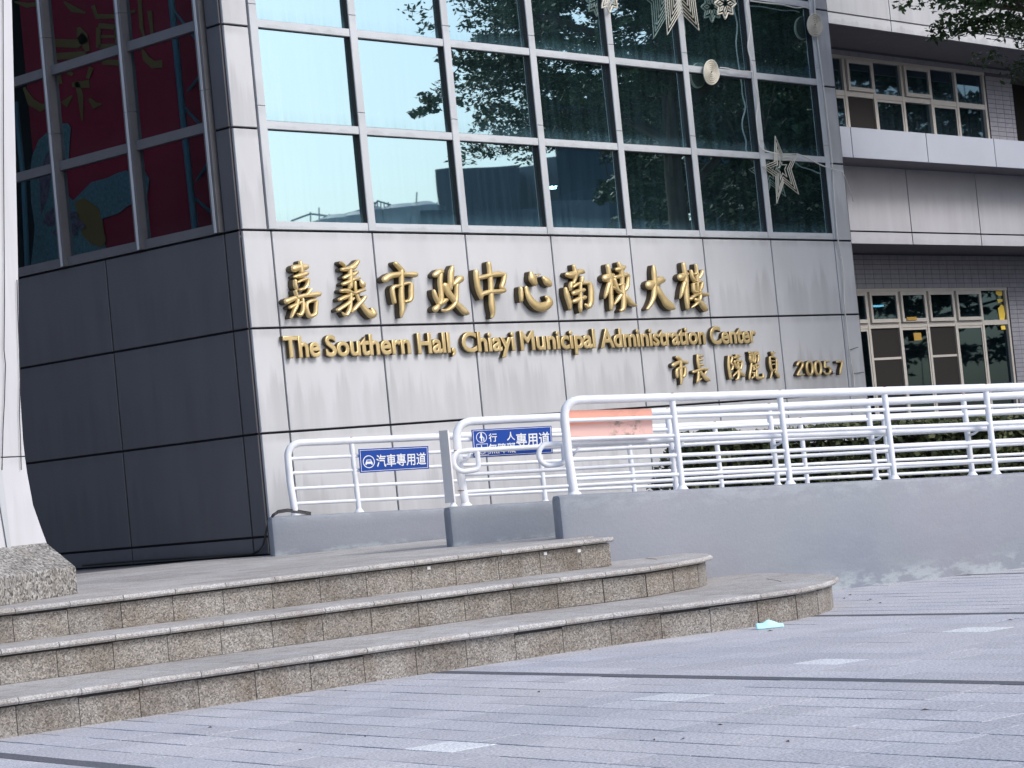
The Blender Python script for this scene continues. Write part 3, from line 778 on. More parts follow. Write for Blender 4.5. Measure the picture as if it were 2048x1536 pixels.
BIG = [
(555, 510, [[(370,300,75),(500,270,62),(620,262,60)],[(490,160,35),(510,280,50),(520,400,42)],[(370,480,32),(500,450,55),(620,410,52)],[(370,570,35),(380,680,38),(410,760,28)],[(430,600,26),(520,560,32),(640,535,38),(645,630,38),(580,730,34),(480,765,30)],[(375,800,32),(395,880,32),(400,930,25)],[(700,760,35),(650,840,30),(600,880,22)],[(200,1020,62),(400,940,46),(600,890,42),(890,860,58)],[(270,1150,38),(400,1090,38),(500,1040,30)],[(545,970,25),(550,1100,32),(540,1230,38),(490,1320,42),(430,1290,18)],[(430,1000,40),(400,1130,42),(340,1250,38),(290,1370,26)],[(630,1060,36),(620,1150,38),(655,1290,42),(700,1345,44),(810,1300,42),(828,1150,38),(830,1010,38),(720,1015,38),(640,1050,34)]]),
(655, 510, [[(290,170,35),(340,215,30),(370,260,20)],[(660,140,38),(600,220,48),(520,270,45),(450,275,22)],[(310,320,38),(420,310,45),(560,280,45),(610,240,35)],[(350,500,32),(450,460,48),(560,430,48),(630,380,38)],[(330,640,35),(450,600,48),(560,540,42),(680,510,32)],[(480,300,38),(490,500,50),(490,680,46),(470,730,36)],[(290,790,38),(420,790,46),(560,840,33),(680,800,38),(795,770,32)],[(260,980,38),(380,930,46),(500,890,34),(600,840,28)],[(220,1210,38),(330,1140,38),(430,1070,36),(560,950,26)],[(490,850,38),(490,1000,38),(480,1150,38),(440,1270,40),(380,1320,34),(315,1262,13)],[(600,600,30),(610,760,32),(640,880,34),(700,1020,42),(780,1140,48),(870,1250,62),(960,1315,76),(1005,1280,66),(970,1190,34)],[(805,930,40),(740,1020,44),(650,1110,44),(570,1200,38),(530,1250,22)],[(720,580,30),(755,640,58),(775,680,46)]]),
(750, 510, [[(440,190,42),(520,270,48),(590,350,50)],[(210,540,65),(330,460,62),(500,430,56),(700,420,46),(870,430,60)],[(570,350,48),(570,600,48),(570,900,52),(590,1150,52),(580,1290,38),(570,1360,22)],[(410,1040,40),(380,880,42),(370,740,42),(440,690,38),(560,680,34)],[(600,650,34),(700,620,34),(775,645,44),(780,800,50),(780,930,50),(740,1005,44),(660,1025,34)]]),
(850, 510, [[(220,440,56),(300,390,72),(345,365,58)],[(330,440,48),(320,600,46),(340,800,48),(350,1000,46),(320,1080,38)],[(350,1060,44),(420,1010,52),(455,990,42)],[(180,790,32),(210,900,44),(250,1000,38),(270,1080,22)],[(220,1190,64),(270,1130,48)],[(590,260,34),(560,400,60),(550,600,54),(550,740,38)],[(760,530,74),(690,590,62),(640,640,46)],[(685,660,40),(680,800,40),(680,950,44),(640,1080,44),(550,1170,44),(450,1220,36),(370,1212,26)],[(430,670,58),(480,790,62),(570,920,58),(660,1040,50),(760,1140,60),(860,1240,64),(925,1280,38)]]),
(935, 510, [[(460,190,44),(480,350,46),(500,600,48),(510,850,50),(530,1100,58),(550,1290,42),(530,1370,26)],[(180,370,50),(190,500,55),(220,700,55),(280,870,58),(290,950,34)],[(230,510,48),(400,470,48),(600,430,58),(740,420,54),(795,460,44)],[(800,440,44),(780,580,46),(740,700,46),(780,770,52)],[(290,870,48),(400,830,48),(520,810,48),(700,800,48),(775,785,50)]]),
(1025, 510, [[(170,730,35),(180,880,42),(185,1010,30)],[(300,720,36),(340,880,54),(430,1030,72),(560,1130,88),(700,1130,92),(800,1060,76),(790,970,54),(740,920,32)],[(400,400,38),(430,520,74),(475,620,60)],[(500,470,25),(590,420,13)],[(680,510,44),(755,590,74),(805,645,54)]]),
(1110, 510, [[(400,240,28),(430,340,40),(440,430,48),(430,540,34),(400,620,28)],[(270,430,52),(360,440,72),(480,400,56),(580,360,52),(615,372,38)],[(340,620,34),(330,700,38),(325,770,22)],[(400,700,28),(480,645,34),(600,620,36),(735,625,44),(780,750,52),(785,950,54),(770,1080,52),(720,1140,46),(660,1090,26)],[(220,740,32),(250,880,50),(300,1050,46),(320,1180,30)],[(580,510,42),(570,600,36)],[(550,620,26),(540,800,28),(540,1000,34),(540,1150,38),(545,1255,22)],[(400,840,48),(500,810,52),(615,770,42)],[(410,1020,44),(520,980,52),(635,935,46)]]),
(1190, 510, [[(270,240,38),(300,400,44),(330,600,46),(340,850,40),(350,1080,40),(350,1195,30)],[(240,510,84),(330,480,66),(380,450,46)],[(300,640,44),(260,780,44),(220,900,30),(205,950,15)],[(370,720,32),(430,745,22)],[(510,190,34),(550,300,48),(580,450,44),(590,650,38),(610,850,44),(620,1050,48),(605,1180,46),(560,1220,32)],[(470,320,40),(560,310,58),(620,270,44)],[(410,540,33),(440,660,34),(490,780,38),(560,840,38)],[(430,490,38),(560,470,48),(675,435,48),(720,480,36),(710,620,36),(690,720,42),(635,790,38)],[(520,660,28),(600,640,32)],[(570,870,44),(490,980,38),(420,1085,16)],[(650,880,38),(720,980,52),(790,1065,52),(900,1112,20)]]),
(1270, 510, [[(400,250,28),(410,380,46),(425,600,48),(420,780,50),(400,930,46),(340,1080,38),(265,1185,24)],[(330,660,98),(430,625,74),(560,555,74),(585,550,68)],[(480,700,38),(540,830,58),(620,960,64),(700,1070,82),(785,1135,76),(845,1165,38)]]),
(1340, 510, [[(290,200,38),(310,330,44),(340,500,48),(350,700,44),(360,950,48),(380,1175,34)],[(240,490,76),(320,450,62),(368,420,38)],[(310,620,44),(270,760,44),(230,900,26),(213,950,12)],[(550,220,24),(570,330,32),(580,500,30),(590,700,28),(600,800,22)],[(450,350,26),(470,470,36),(510,560,34),(580,585,26)],[(700,350,26),(670,440,34),(610,515,26)],[(540,420,32),(590,410,22)],[(500,650,34),(510,760,38),(540,820,38),(600,812,26)],[(500,640,28),(560,610,20)],[(620,600,28),(690,600,30),(680,700,36),(660,760,28)],[(440,970,33),(540,890,34),(650,860,32),(800,870,40)],[(650,780,28),(660,870,28),(640,980,36)],[(590,1050,34),(520,1110,24),(460,1152,9)],[(560,985,42),(660,1050,52),(725,1130,58),(765,1190,52)]]),
]
ci = thing('chinese_inscription', 'upper row of ten large gold Chinese characters on the pale panels', 'inscription', tuple(PA(560, 640)))
for (ox, oy, S) in BIG: character('character', S, ox, oy, 10.97, ci, MT['gold'])
settle(ci)
SM = [(1330, 690, [[(370,380,45),(450,430,48),(500,490,38)],[(260,620,60),(400,540,50),(520,510,40),(670,540,48)],[(480,500,35),(490,700,45),(490,900,45),(500,1100,38),(490,1200,22)],[(370,980,38),(360,850,44),(370,760,40),(460,690,34)],[(540,680,28),(610,680,34),(620,800,38),(605,920,42),(570,970,32)]]),
(1330, 690, [[(1000,320,36),(1010,500,42),(1040,680,40),(1060,780,33)],[(1050,345,24),(1140,335,35)],[(1060,460,22),(1125,450,38)],[(1070,610,22),(1135,605,42)],[(870,830,44),(1000,790,38),(1150,740,38),(1285,740,40)],[(1020,850,36),(1020,970,40),(990,1120,33),(970,1160,18)],[(990,1110,28),(1100,1040,22)],[(1080,800,34),(1180,940,48),(1290,1040,62),(1365,1080,33)],[(1260,820,26),(1220,880,23)]]),
(1440, 690, [[(260,350,28),(260,550,38),(275,750,38),(310,950,38),(310,1040,22)],[(280,350,24),(370,365,28),(330,540,26)],[(340,570,26),(390,640,30),(370,740,28),(330,770,18)],[(490,320,38),(530,450,33),(550,600,33),(570,780,33),(570,950,36),(540,1040,33),(490,1060,22)],[(450,390,34),(530,370,42),(590,340,38)],[(430,510,26),(460,620,28),(500,700,28),(560,740,26)],[(440,490,26),(560,500,26),(650,500,33),(660,600,28),(630,720,30),(585,760,26)],[(540,810,26),(470,880,26),(400,960,16)],[(610,820,34),(680,890,48),(760,960,22)],[(510,590,20),(600,580,20)]]),
(1440, 690, [[(890,230,32),(980,230,36)],[(1060,230,24),(1150,220,36)],[(910,310,28),(930,430,44),(940,540,26)],[(980,290,28),(1010,400,30),(1010,520,26)],[(1060,300,28),(1080,430,26),(1060,540,22)],[(1170,320,26),(1180,430,34),(1150,540,22)],[(900,300,28),(1020,290,30),(1170,280,28)],[(960,580,26),(940,760,30),(910,930,30),(900,1050,20)],[(990,650,24),(1080,620,26),(1180,600,24)],[(1030,760,28),(1120,720,28),(1180,660,26)],[(1030,680,26),(1030,740,22)],[(1090,590,20),(1100,700,20)],[(990,850,24),(1040,880,28),(1080,860,20)],[(1040,850,20),(1040,950,26),(970,1020,22)],[(1130,780,26),(1130,900,36),(1150,1000,46),(1240,1020,48),(1330,990,38),(1320,890,20)]]),
(1440, 690, [[(1590,230,34),(1610,330,28)],[(1610,280,26),(1680,220,26)],[(1520,380,24),(1530,550,34),(1560,720,34),(1590,820,26),(1570,940,22),(1540,1010,13)],[(1540,370,26),(1650,370,26),(1710,420,24)],[(1720,450,24),(1730,580,30),(1730,730,28),(1710,800,20)],[(1580,490,18),(1650,490,22)],[(1590,600,18),(1660,590,22)],[(1600,800,24),(1720,730,20)],[(1700,830,28),(1760,900,48),(1800,980,40)]]),
(1580, 690, [[(220,620,30),(260,540,34),(330,510,34),(385,570,34),(370,660,32),(300,780,32),(230,915,28)],[(240,925,26),(420,905,24)]]),
(1580, 690, [[(590,510,32),(525,560,33),(512,700,33),(540,850,33),(600,920,33),(670,870,33),(692,740,33),(660,570,33),(595,512,32)]]),
(1580, 690, [[(850,500,32),(783,560,33),(775,700,33),(800,850,33),(855,912,33),(930,870,33),(952,730,33),(920,560,33),(855,502,32)]]),
(1580, 690, [[(1200,510,24),(1065,510,28)],[(1065,520,28),(1062,690,28)],[(1070,690,26),(1150,670,28),(1225,720,32),(1235,820,34),(1180,890,32),(1100,885,28),(1045,830,18)]]),
(1580, 690, [[(1345,840,38),(1355,850,38)]]),
(1580, 690, [[(1440,520,34),(1600,500,28)],[(1595,510,28),(1585,620,28),(1550,750,28),(1535,890,23)]]),
]
mi = thing('mayor_inscription', 'small gold line with five characters and the date 2005.7 low on the right', 'inscription', tuple(PA(1345, 770)))
for k, (ox, oy, S) in enumerate(SM):
    o = character('full_stop' if k == 9 else ('digit' if k > 4 else 'character'), S, ox, oy, 15.36, mi, MT['silver'] if k == 9 else MT['gold'], .05, .015)
settle(mi)

# latin line: rounded condensed letters, each a part
DG = bpy.context
def text_mesh(body, size, extrude, bevel, offset, xs=1.0, res=6):
    cu = bpy.data.curves.new('t', 'FONT'); cu.body = body; cu.size = size; cu.extrude = extrude; cu.bevel_depth = bevel; cu.bevel_resolution = 2; cu.offset = offset; cu.resolution_u = res
    ob = bpy.data.objects.new('t', cu); COL.objects.link(ob); DG.view_layer.update()
    me = bpy.data.meshes.new_from_object(ob.evaluated_get(DG.evaluated_depsgraph_get()))
    bpy.data.objects.remove(ob); bpy.data.curves.remove(cu)
    return me
def bounds(me):
    co = np.empty(len(me.vertices)*3, 'f'); me.vertices.foreach_get('co', co); co = co.reshape(-1, 3); return co.min(0), co.max(0)
_wc = {}
def adv(body):
    if body not in _wc:
        me = text_mesh(body+'|', 1, 0, 0, 0, res=1); _wc[body] = bounds(me)[1][0]
    return _wc[body]
en = thing('english_inscription', 'row of gold English letters reading The Southern Hall below the large characters', 'inscription', tuple(PA(565, 716)))
words = [('The', 565, 637), ('Southern', 648, 820), ('Hall,', 831, 909), ('Chiayi', 921, 1029), ('Municipal', 1037, 1191), ('Administration', 1201, 1411), ('Center', 1419, 1511)]
ubl = lambda u: 2.468-.0033*u
for wd, xa, xb in words:
    ua, ub = PA(xa, 690, -.04)[0], PA(xb, 690, -.04)[0]
    size = .205/.728
    full = adv(wd)-adv(''); sx = (ub-ua)/(full*size)
    for i, ch in enumerate(wd):
        me = text_mesh(ch, size, .021, .009, .001 if ch not in 'Ms' else 0, res=4)
        x0 = (adv(wd[:i])-adv(''))*size*sx
        M4 = Matrix(((sx, 0, 0, 0), (0, 0, -1, 0), (0, 1, 0, 0), (0, 0, 0, 1)))
        me.transform(M4)
        if M4.determinant() < 0: me.flip_normals()
        me.materials.clear(); me.materials.append(MT['gold'])
        o = link('comma' if ch == ',' else 'letter', me, MT['gold'], en, smooth=True)
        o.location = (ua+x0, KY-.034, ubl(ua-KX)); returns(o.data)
settle(en)
for ch in en.children: pass

# ------------------------------------------------------------------ signs on the railings
def sign_frame(corners, off):
    """corners tl, tr, br, bl in photo pixels on the railing plane"""
    return [onpl(x, y, NW*off, NW) for x, y in corners]
def on_sign(F, u, v, lift=0):
    p = (F[0]*(1-u)+F[1]*u)*(1-v) + (F[3]*(1-u)+F[2]*u)*v
    return p - NW*lift
def quad_plate(F, u0, u1, v0, v1, l0, l1):
    a = [on_sign(F, u, v, l0) for u, v in ((u0, v0), (u1, v0), (u1, v1), (u0, v1))]
    b = [on_sign(F, u, v, l1) for u, v in ((u0, v0), (u1, v0), (u1, v1), (u0, v1))]
    return MB().add(a+b, [(0, 1, 2, 3), (4, 7, 6, 5), (0, 4, 5, 1), (1, 5, 6, 2), (2, 6, 7, 3), (3, 7, 4, 0)])
def sign_text(F, body, u0, u1, v0, v1, par, name='lettering', boldf=.014):
    me = text_mesh(body, 1, 0, 0, 0, res=3)
    lo, hi = bounds(me)
    co = np.empty(len(me.vertices)*3, 'f'); me.vertices.foreach_get('co', co); co = co.reshape(-1, 3)
    vs = []
    for c in co:
        u = u0+(u1-u0)*(c[0]-lo[0])/(hi[0]-lo[0]); v = v1-(v1-v0)*(c[1]-lo[1])/(hi[1]-lo[1])
        vs.append((u, v))
    polys = [tuple(p.vertices) for p in me.polygons]; mb = MB()
    # stroke weight: the same glyph outlines laid a hair apart, each on its own level
    bu = boldf*(u1-u0)/(hi[0]-lo[0]); bv = boldf*(v1-v0)/(hi[1]-lo[1])
    for k, (du, dv) in enumerate([(0, 0), (bu, 0), (-bu, 0), (0, bv), (0, -bv), (bu*.7, bv*.7), (-bu*.7, -bv*.7)]):
        mb.add([on_sign(F, u+du, v+dv, .0070+.0003*k) for u, v in vs], polys)
    return mb.build(name, MT['signw'], par)
def sign_poly(F, pts, par, name, m, lift=.0075):
    P = [on_sign(F, u, v, lift) for u, v in pts]; n = len(P); Q = [p+NW*.002 for p in P]
    return MB().add(P+Q, [tuple(range(n))[::-1], tuple(range(n, 2*n))]+[(i, (i+1) % n, (i+1) % n+n, i+n) for i in range(n)]).build(name, m, par)
def ring(F, cu, cv_, ru, rv, w_, par, name='ring', m=None, n=32):
    vs = []
    for i in range(n):
        a = 2*math.pi*i/n
        for k in (1, 1-w_): vs.append(on_sign(F, cu+ru*k*math.cos(a), cv_+rv*k*math.sin(a), .0075))
    fs = [(2*i, 2*i+1, (2*i+3) % (2*n), (2*i+2) % (2*n)) for i in range(n)]
    return MB().add(vs, fs).build(name, m or MT['signw'], par)
def border(F, par, iu=.018, iv=.05, wu=.006, wv=.018):
    vs = []; 
    for (a, b) in ((iu, iv), (iu+wu, iv+wv)):
        vs += [on_sign(F, u, v, .0075) for u, v in ((a, b), (1-a, b), (1-a, 1-b), (a, 1-b))]
    return MB().add(vs, [(0, 1, 5, 4), (1, 2, 6, 5), (2, 3, 7, 6), (3, 0, 4, 7)]).build('border_line', MT['signw'], par)
def sign(name, label, corners, off, m, cat='sign'):
    F = sign_frame(corners, off)
    t = thing(name, label, cat, tuple(F[3]))
    quad_plate(F, 0, 1, 0, 1, .005, -.004).build('sign_plate', m, t, bevel=.002)
    return F, t
F, t = sign('blue_sign', 'small blue sign with a car symbol on the railing by the building corner', [(716.5, 898.4), (856.4, 891.8), (858, 937.5), (720, 946)], C1-.035, MT['blue'])
border(F, t)
sign_text(F, '汽車專用道', .245, .955, .28, .80, t, boldf=.016)
ring(F, .135, .55, .085, .27, .13, t)
sign_poly(F, [(.085, .60), (.095, .54), (.105, .46), (.165, .46), (.178, .54), (.188, .60), (.188, .68), (.17, .68), (.17, .64), (.103, .64), (.103, .68), (.085, .68)], t, 'car_symbol', MT['signw'])
sign_poly(F, [(.110, .54), (.115, .49), (.157, .49), (.164, .54)], t, 'car_window', MT['blue'], .009)
settle(t)
F, t = sign('blue_sign', 'large blue sign with pedestrian and wheelchair symbols on the middle railing', [(942.6, 859.6), (1102.6, 851.4), (1105.5, 906.5), (947.3, 915.3)], C2-.035, MT['blue'])
border(F, t, .012, .035, .006, .015)
sign_text(F, '行', .205, .305, .17, .47, t); sign_text(F, '人', .43, .53, .15, .45, t)
sign_text(F, '無障礙', .195, .53, .54, .90, t)
sign_text(F, '專用道', .545, .965, .22, .68, t, boldf=.018)
ring(F, .115, .29, .067, .195, .11, t)
sign_poly(F, [(.108, .13), (.122, .13), (.126, .17), (.122, .20), (.135, .30), (.124, .31), (.12, .44), (.108, .44), (.104, .31), (.09, .31), (.105, .20), (.102, .17)], t, 'person_symbol', MT['signw'])
sign_poly(F, [(.138, .28), (.145, .28), (.149, .34), (.147, .43), (.136, .43)], t, 'child_symbol', MT['signw'])
for (a, b, c, d) in ((.045, .185, .52, .54), (.045, .185, .92, .94), (.045, .05, .52, .94), (.18, .185, .52, .94)):
    sign_poly(F, [(a, c), (b, c), (b, d), (a, d)], t, 'symbol_frame', MT['signw'])
ring(F, .11, .80, .035, .10, .25, t, 'wheel_symbol', n=20)
sign_poly(F, [(.10, .57), (.112, .57), (.115, .72), (.14, .73), (.152, .86), (.142, .87), (.13, .77), (.103, .77)], t, 'sitter_symbol', MT['signw'])
settle(t)
# the board with the faded orange back, seen behind the bars of the front railing
F, t = sign('orange_board', 'faded orange rectangular board behind the bars at the start of the front railing', [(1134, 821), (1303, 817.5), (1306, 872), (1136, 874)], C3+.04, MT['orange'], 'board')
def om():
    m, nt, b = nmat('weathered_orange_board'); setin(b, Roughness=.65)
    gz = N(nt, 'ShaderNodeTexCoord').outputs['Generated']; p = pos(nt)
    sz = N(nt, 'ShaderNodeSeparateXYZ'); nt.links.new(gz, sz.inputs[0])
    c = ramp(nt, sz.outputs[2], [(.50, (.78, .50, .45)), (.56, (.88, .42, .32))])
    f = noise(nt, p, 9, 6, .7); md = N(nt, 'ShaderNodeMath', operation='MULTIPLY')
    blot = ramp(nt, f, [(.48, 0.), (.58, .75)])
    gx = ramp(nt, sz.outputs[0], [(.45, 0.), (.55, 1.), (.82, 1.), (.9, 0.)]); lo = ramp(nt, sz.outputs[2], [(.55, 1.), (.7, .2)])
    m1 = N(nt, 'ShaderNodeMath', operation='MULTIPLY'); nt.links.new(blot, m1.inputs[0]); nt.links.new(gx, m1.inputs[1])
    m2 = N(nt, 'ShaderNodeMath', operation='MULTIPLY'); nt.links.new(m1.outputs[0], m2.inputs[0]); nt.links.new(lo, m2.inputs[1])
    nt.links.new(mix(nt, c, (.22, .19, .15), m2.outputs[0]), b.inputs['Base Color']); return m
t.children[0].data.materials[0] = om()
settle(t)

# ------------------------------------------------------------------ right wing
YP = KY+2.5
def PW(x, y, d=0): return onpl(x, y, (0, YP+d, 0), (0, 1, 0))
wg = thing('right_wing', 'recessed grey wing with two window bands to the right of the lettered building', 'building', (KX+UEND, YP, 0))
XL, XR = KX+UEND-.2, KX+UEND+16
def wbox(name, x0, x1, y0, y1, z0, z1, m, bev=0): return MB().box((x0, y0, z0), (x1, y1, z1)).build(name, m, wg, bevel=bev)
# panel band P (plane YP)
zPb, zPj, zPt = PW(1704, 486.5)[2], PW(1701, 462)[2], PW(1690, 327)[2]+.1
pj = [PW(1812, 400)[0]-1.82, PW(1817, 400)[0], PW(1954.5, 400)[0]]
d = pj[2]-pj[1]; xs = [XL, pj[1]] + [pj[1]+d*i for i in range(1, 6)]
for a, b in zip(xs[:-1], xs[1:]):
    wbox('wing_panel', a+.012, b-.012, YP, YP+.03, zPj+.012, zPt, MT['wclad']); wbox('wing_panel', a+.012, b-.012, YP, YP+.03, zPb, zPj-.012, MT['wclad'])
wbox('backing_wall', XL, XR, YP+.025, YP+.2, zPb+.02, zPt+.1, MT['gap'])
# ledge F2, proud of the panel band
yF2 = -.62
zFb = PW(1687, 313.4, yF2)[2]; zFt = PW(1680.6, 252.5, yF2)[2]
fj = [PW(1703, 280, yF2)[0], PW(1854.7, 300, yF2)[0], PW(1990.5, 310, yF2)[0]]; d = fj[1]-fj[0]
xs = [XL, fj[0], fj[1], fj[2]] + [fj[2]+d*i for i in range(1, 5)]
for a, b in zip(xs[:-1], xs[1:]): wbox('ledge_panel', a+.01, b-.01, YP+yF2, YP+yF2+.03, zFb, zFt, MT['wledge'])
wbox('ledge_core', XL, XR, YP+yF2+.028, YP+.35, zFb+.006, zFt-.006, MT['wdark'])
# lower wall of glazed tiles, set back under a soffit
yL = 1.0
wbox('soffit', XL, XR, YP+.03, YP+yL+.1, zPb+.005, zPb+.06, MT['wdark'])
zw0, zw1 = -.1, PW(1800, 576.5, yL)[2]
xw1 = PW(2024, 660, yL)[0]
def tilewall(x0, x1, y, z0, z1, th=.2):
    wbox('wall_core', x0, x1, y+.008, y+th, z0, z1, MT['grout'])
    mb = MB(); tw, tht = .24, .075
    nz = int((z1-z0)/tht)
    for k in range(nz):
        zz = z0+k*tht; off = 0
        x = x0
        while x < x1-.02:
            xe = min(x+tw, x1); mb.box((x+.003, y, zz+.004), (xe-.003, y+.01, zz+tht-.004)); x = xe
    o = mb.build('wall_tiles', MT['wtile'], wg, kind='stuff')
tilewall(XL, XR, YP+yL, zw1, zPb+.01)
tilewall(xw1, XR, YP+yL, zw0, zw1)
wbox('wall_core', XL, xw1, YP+yL+.02, YP+yL+.2, zw0, .9, MT['wtile'])
zbar = PW(1850, 713, 1.0)[2]
def window_band(xm, z0, zt, z1, yy, open_top, slid, screens):
    """xm: mullion centres; z0 sill, zt transom, z1 head; openings framed one by one"""
    fr = MT['wframe']; Y = YP+yy; y0, y1 = Y+.02, Y+.10
    wbox('window_head', xm[0]-.03, xm[-1]+.03, y0-.01, y1, z1-.05, z1, fr); wbox('window_sill', xm[0]-.03, xm[-1]+.03, y0-.02, y1, z0, z0+.05, fr)
    for i, x in enumerate(xm): wbox('window_mullion', x-.03, x+.03, y0, y1, z0+.051, z1-.051, fr)
    for i in range(len(xm)-1):
        a, b = xm[i]+.031, xm[i+1]-.031
        wbox('window_transom', a, b, y0+.005, y1, zt-.04, zt+.04, fr)
        if open_top[i]:       # projecting awning sash
            e = .055; Yf = y0-.035
            f = MB(); f.box((a+.01, Yf, zt+.045), (b-.01, Yf+.05, zt+.045+e)); f.box((a+.01, Yf, z1-.055-e), (b-.01, Yf+.05, z1-.055)); f.box((a+.01, Yf, zt+.045+e), (a+.01+e, Yf+.05, z1-.055-e)); f.box((b-.01-e, Yf, zt+.045+e), (b-.01, Yf+.05, z1-.055-e))
            w_ = f.build('awning_sash', fr, wg)
            MB().box((a+.01+e-.004, Yf+.02, zt+.045+e-.004), (b-.01-e+.004, Yf+.028, z1-.055-e+.004)).build('pane', MT['glassW'], w_)
        else: MB().box((a-.004, y0+.04, zt+.036), (b+.004, y0+.048, z1-.047)).build('pane', MT['glassW'], wg)
        Z0, Z1 = z0+.055, zt-.045
        if slid[i]:
            e = .035; f = MB(); f.box((a, y0+.01, Z0), (b, y0+.03, Z0+e)); f.box((a, y0+.01, Z1-e), (b, y0+.03, Z1)); f.box((a, y0+.01, Z0+e), (a+e, y0+.03, Z1-e)); f.box((b-e, y0+.01, Z0+e), (b, y0+.03, Z1-e))
            w_ = f.build('sliding_sash', fr, wg)
            MB().box((a+e-.003, y0+.018, Z0+e-.003), (b-e+.003, y0+.024, Z1-e+.003)).build('pane', MT['glassW'], w_)
        elif screens[i]:
            wbox('insect_screen', a, b, y0+.03, y0+.036, Z0, Z1, MT['brown'])
            if screens[i] > 1: wbox('screen_bar', a, b, y0+.02, y0+.03, zbar-.018, zbar+.018, fr)
        else: wbox('pane', a-.004, b+.004, y0+.05, y0+.058, Z0-.004, Z1+.004, MT['glassW'])
xmL = [PW(x, 651-(x-1720)*.02, yL)[0] for x in (1741, 1802.7, 1859, 1914.5, 1968.8, 2020)]
dd = xmL[1]-xmL[0]; xmL = [xmL[0]-dd] + xmL; _gw = MT['glassW']; MT['glassW'] = MT['glassL']
ztL = PW(1800, 650, yL)[2]
window_band(xmL, .92, ztL, zw1, yL, [1, 1, 1, 1, 1, 0], [1, 0, 1, 0, 1, 0], [0, 2, 0, 2, 0, 0])
wbox('ceiling_lamp', *[PW(1747, 612, 3.0)[0], PW(1768, 612, 3.0)[0]], YP+3.0, YP+3.1, PW(1757, 613, 3.0)[2], PW(1757, 610, 3.0)[2], None)
MT['glassW'] = _gw
# upper band
yU = 0.25
zU0, zU1 = zFt-.03, PW(1800, 124, yU)[2]
xmU = [PW(x, 200, yU)[0] for x in (1696, 1753, 1810, 1866, 1917, 1973)]
dd = xmU[1]-xmU[0]; xmU = [xmU[0]-dd]+xmU
ztU = PW(1800, 196.5, yU)[2]
window_band(xmU, zU0, ztU, zU1, yU, [0, 1, 0, 1, 0, 0], [1, 0, 1, 0, 1, 0], [0, 1, 0, 0, 0, 0])
zs1 = PW(1660, 46, -.85)[2]
xu1 = xmU[-1]+.04; xuE = PW(2028, 210, yU)[0]
tilewall(XL, xuE, YP+yU, zU1, zs1+.02); tilewall(xu1, xuE, YP+yU, zU0, zU1)
wbox('stair_wall', xuE, XR, YP+1.1, YP+1.3, zFt-.1, zs1+.1, MT['brown'])
for a in (.55, 1.4): wbox('stair_wall_joint', xuE+a, xuE+a+.03, YP+1.09, YP+1.1, zFt-.1, zs1, MT['gap'])
# roof fascia F1
yF1 = -.85
zj1 = PW(1655.6, 22.5, yF1)[2]; ztop = zs1+2.2
fj = [PW(1780, 30, yF1)[0], PW(1914.5, 40, yF1)[0]]; d = fj[1]-fj[0]
xs = [XL, fj[0]]+[fj[0]+d*i for i in range(1, 6)]
for a, b in zip(xs[:-1], xs[1:]):
    wbox('fascia_panel', a+.01, b-.01, YP+yF1, YP+yF1+.03, zs1, zj1-.011, MT['clad']); wbox('fascia_panel', a+.01, b-.01, YP+yF1, YP+yF1+.03, zj1+.011, ztop, MT['clad'])
wbox('roof_core', XL, XR, YP+yF1+.028, YP+7, zs1+.006, ztop-.01, MT['wdark'])
# rooms behind the glass
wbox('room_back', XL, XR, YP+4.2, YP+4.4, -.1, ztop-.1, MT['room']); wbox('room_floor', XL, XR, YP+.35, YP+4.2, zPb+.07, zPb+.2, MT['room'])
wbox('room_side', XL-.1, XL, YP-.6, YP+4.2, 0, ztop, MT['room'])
settle(wg)
def lampmat():
    m = bpy.data.materials.new('lit_tube'); m.use_nodes = True; nt = m.node_tree; b = nt.nodes['Principled BSDF']
    b.inputs['Emission Color'].default_value = (1, .95, .85, 1); b.inputs['Emission Strength'].default_value = 7.0; return m
for o in wg.children:
    if o.name.startswith('ceiling_lamp'): o.data.materials.append(lampmat())
# yellow papers on the panes
def paper(label, px, yy, m, glow=None):
    P = [PW(x, y, yy) for x, y in px]; n = len(P)
    mb = MB().add([tuple(p) for p in P]+[(p[0], p[1]+.004, p[2]) for p in P], [tuple(range(n)), tuple(range(n, 2*n))[::-1]]+[(i, i+n, (i+1) % n+n, (i+1) % n) for i in range(n)])
    o = mb.build('paper_notice', m); return tag(o, label, 'notice')
yel = plain('yellow_paper', (.42, .26, .05), .7)
yell = plain('bright_yellow_decoration', (.85, .62, .08), .6)
paper('yellow paper notice hanging in the lower sliding window of the wing', [(1827, 666), (1842, 665.5), (1844, 680), (1829, 681)], yL-.02, yel)
paper('small yellow paper with dark print at the foot of the third awning pane', [(1813.5, 634.5), (1833, 633.5), (1834.5, 640), (1815, 641)], yL-.03, yel)
paper('tall yellow rounded decoration in the rightmost pane of the lower window band', [(1996, 617), (2003, 609), (2007, 612), (2010, 628), (2009, 642), (2000, 642.5)], yL+.055, yell)
paper('square yellow decoration at the top of the rightmost pane', [(1991.5, 580), (2003.5, 579.5), (2004.5, 591), (1997, 592), (1992.5, 588)], yL+.055, yell)
paper('small yellow shape between the two others in the rightmost pane', [(1994, 598.5), (2005, 598), (2005.5, 603), (1997, 606)], yL+.055, yell)
paper('yellow square in the pane below the rightmost top pane', [(2001.5, 651.5), (2010, 651), (2011.5, 659), (2003, 659.5)], yL+.035, yell)

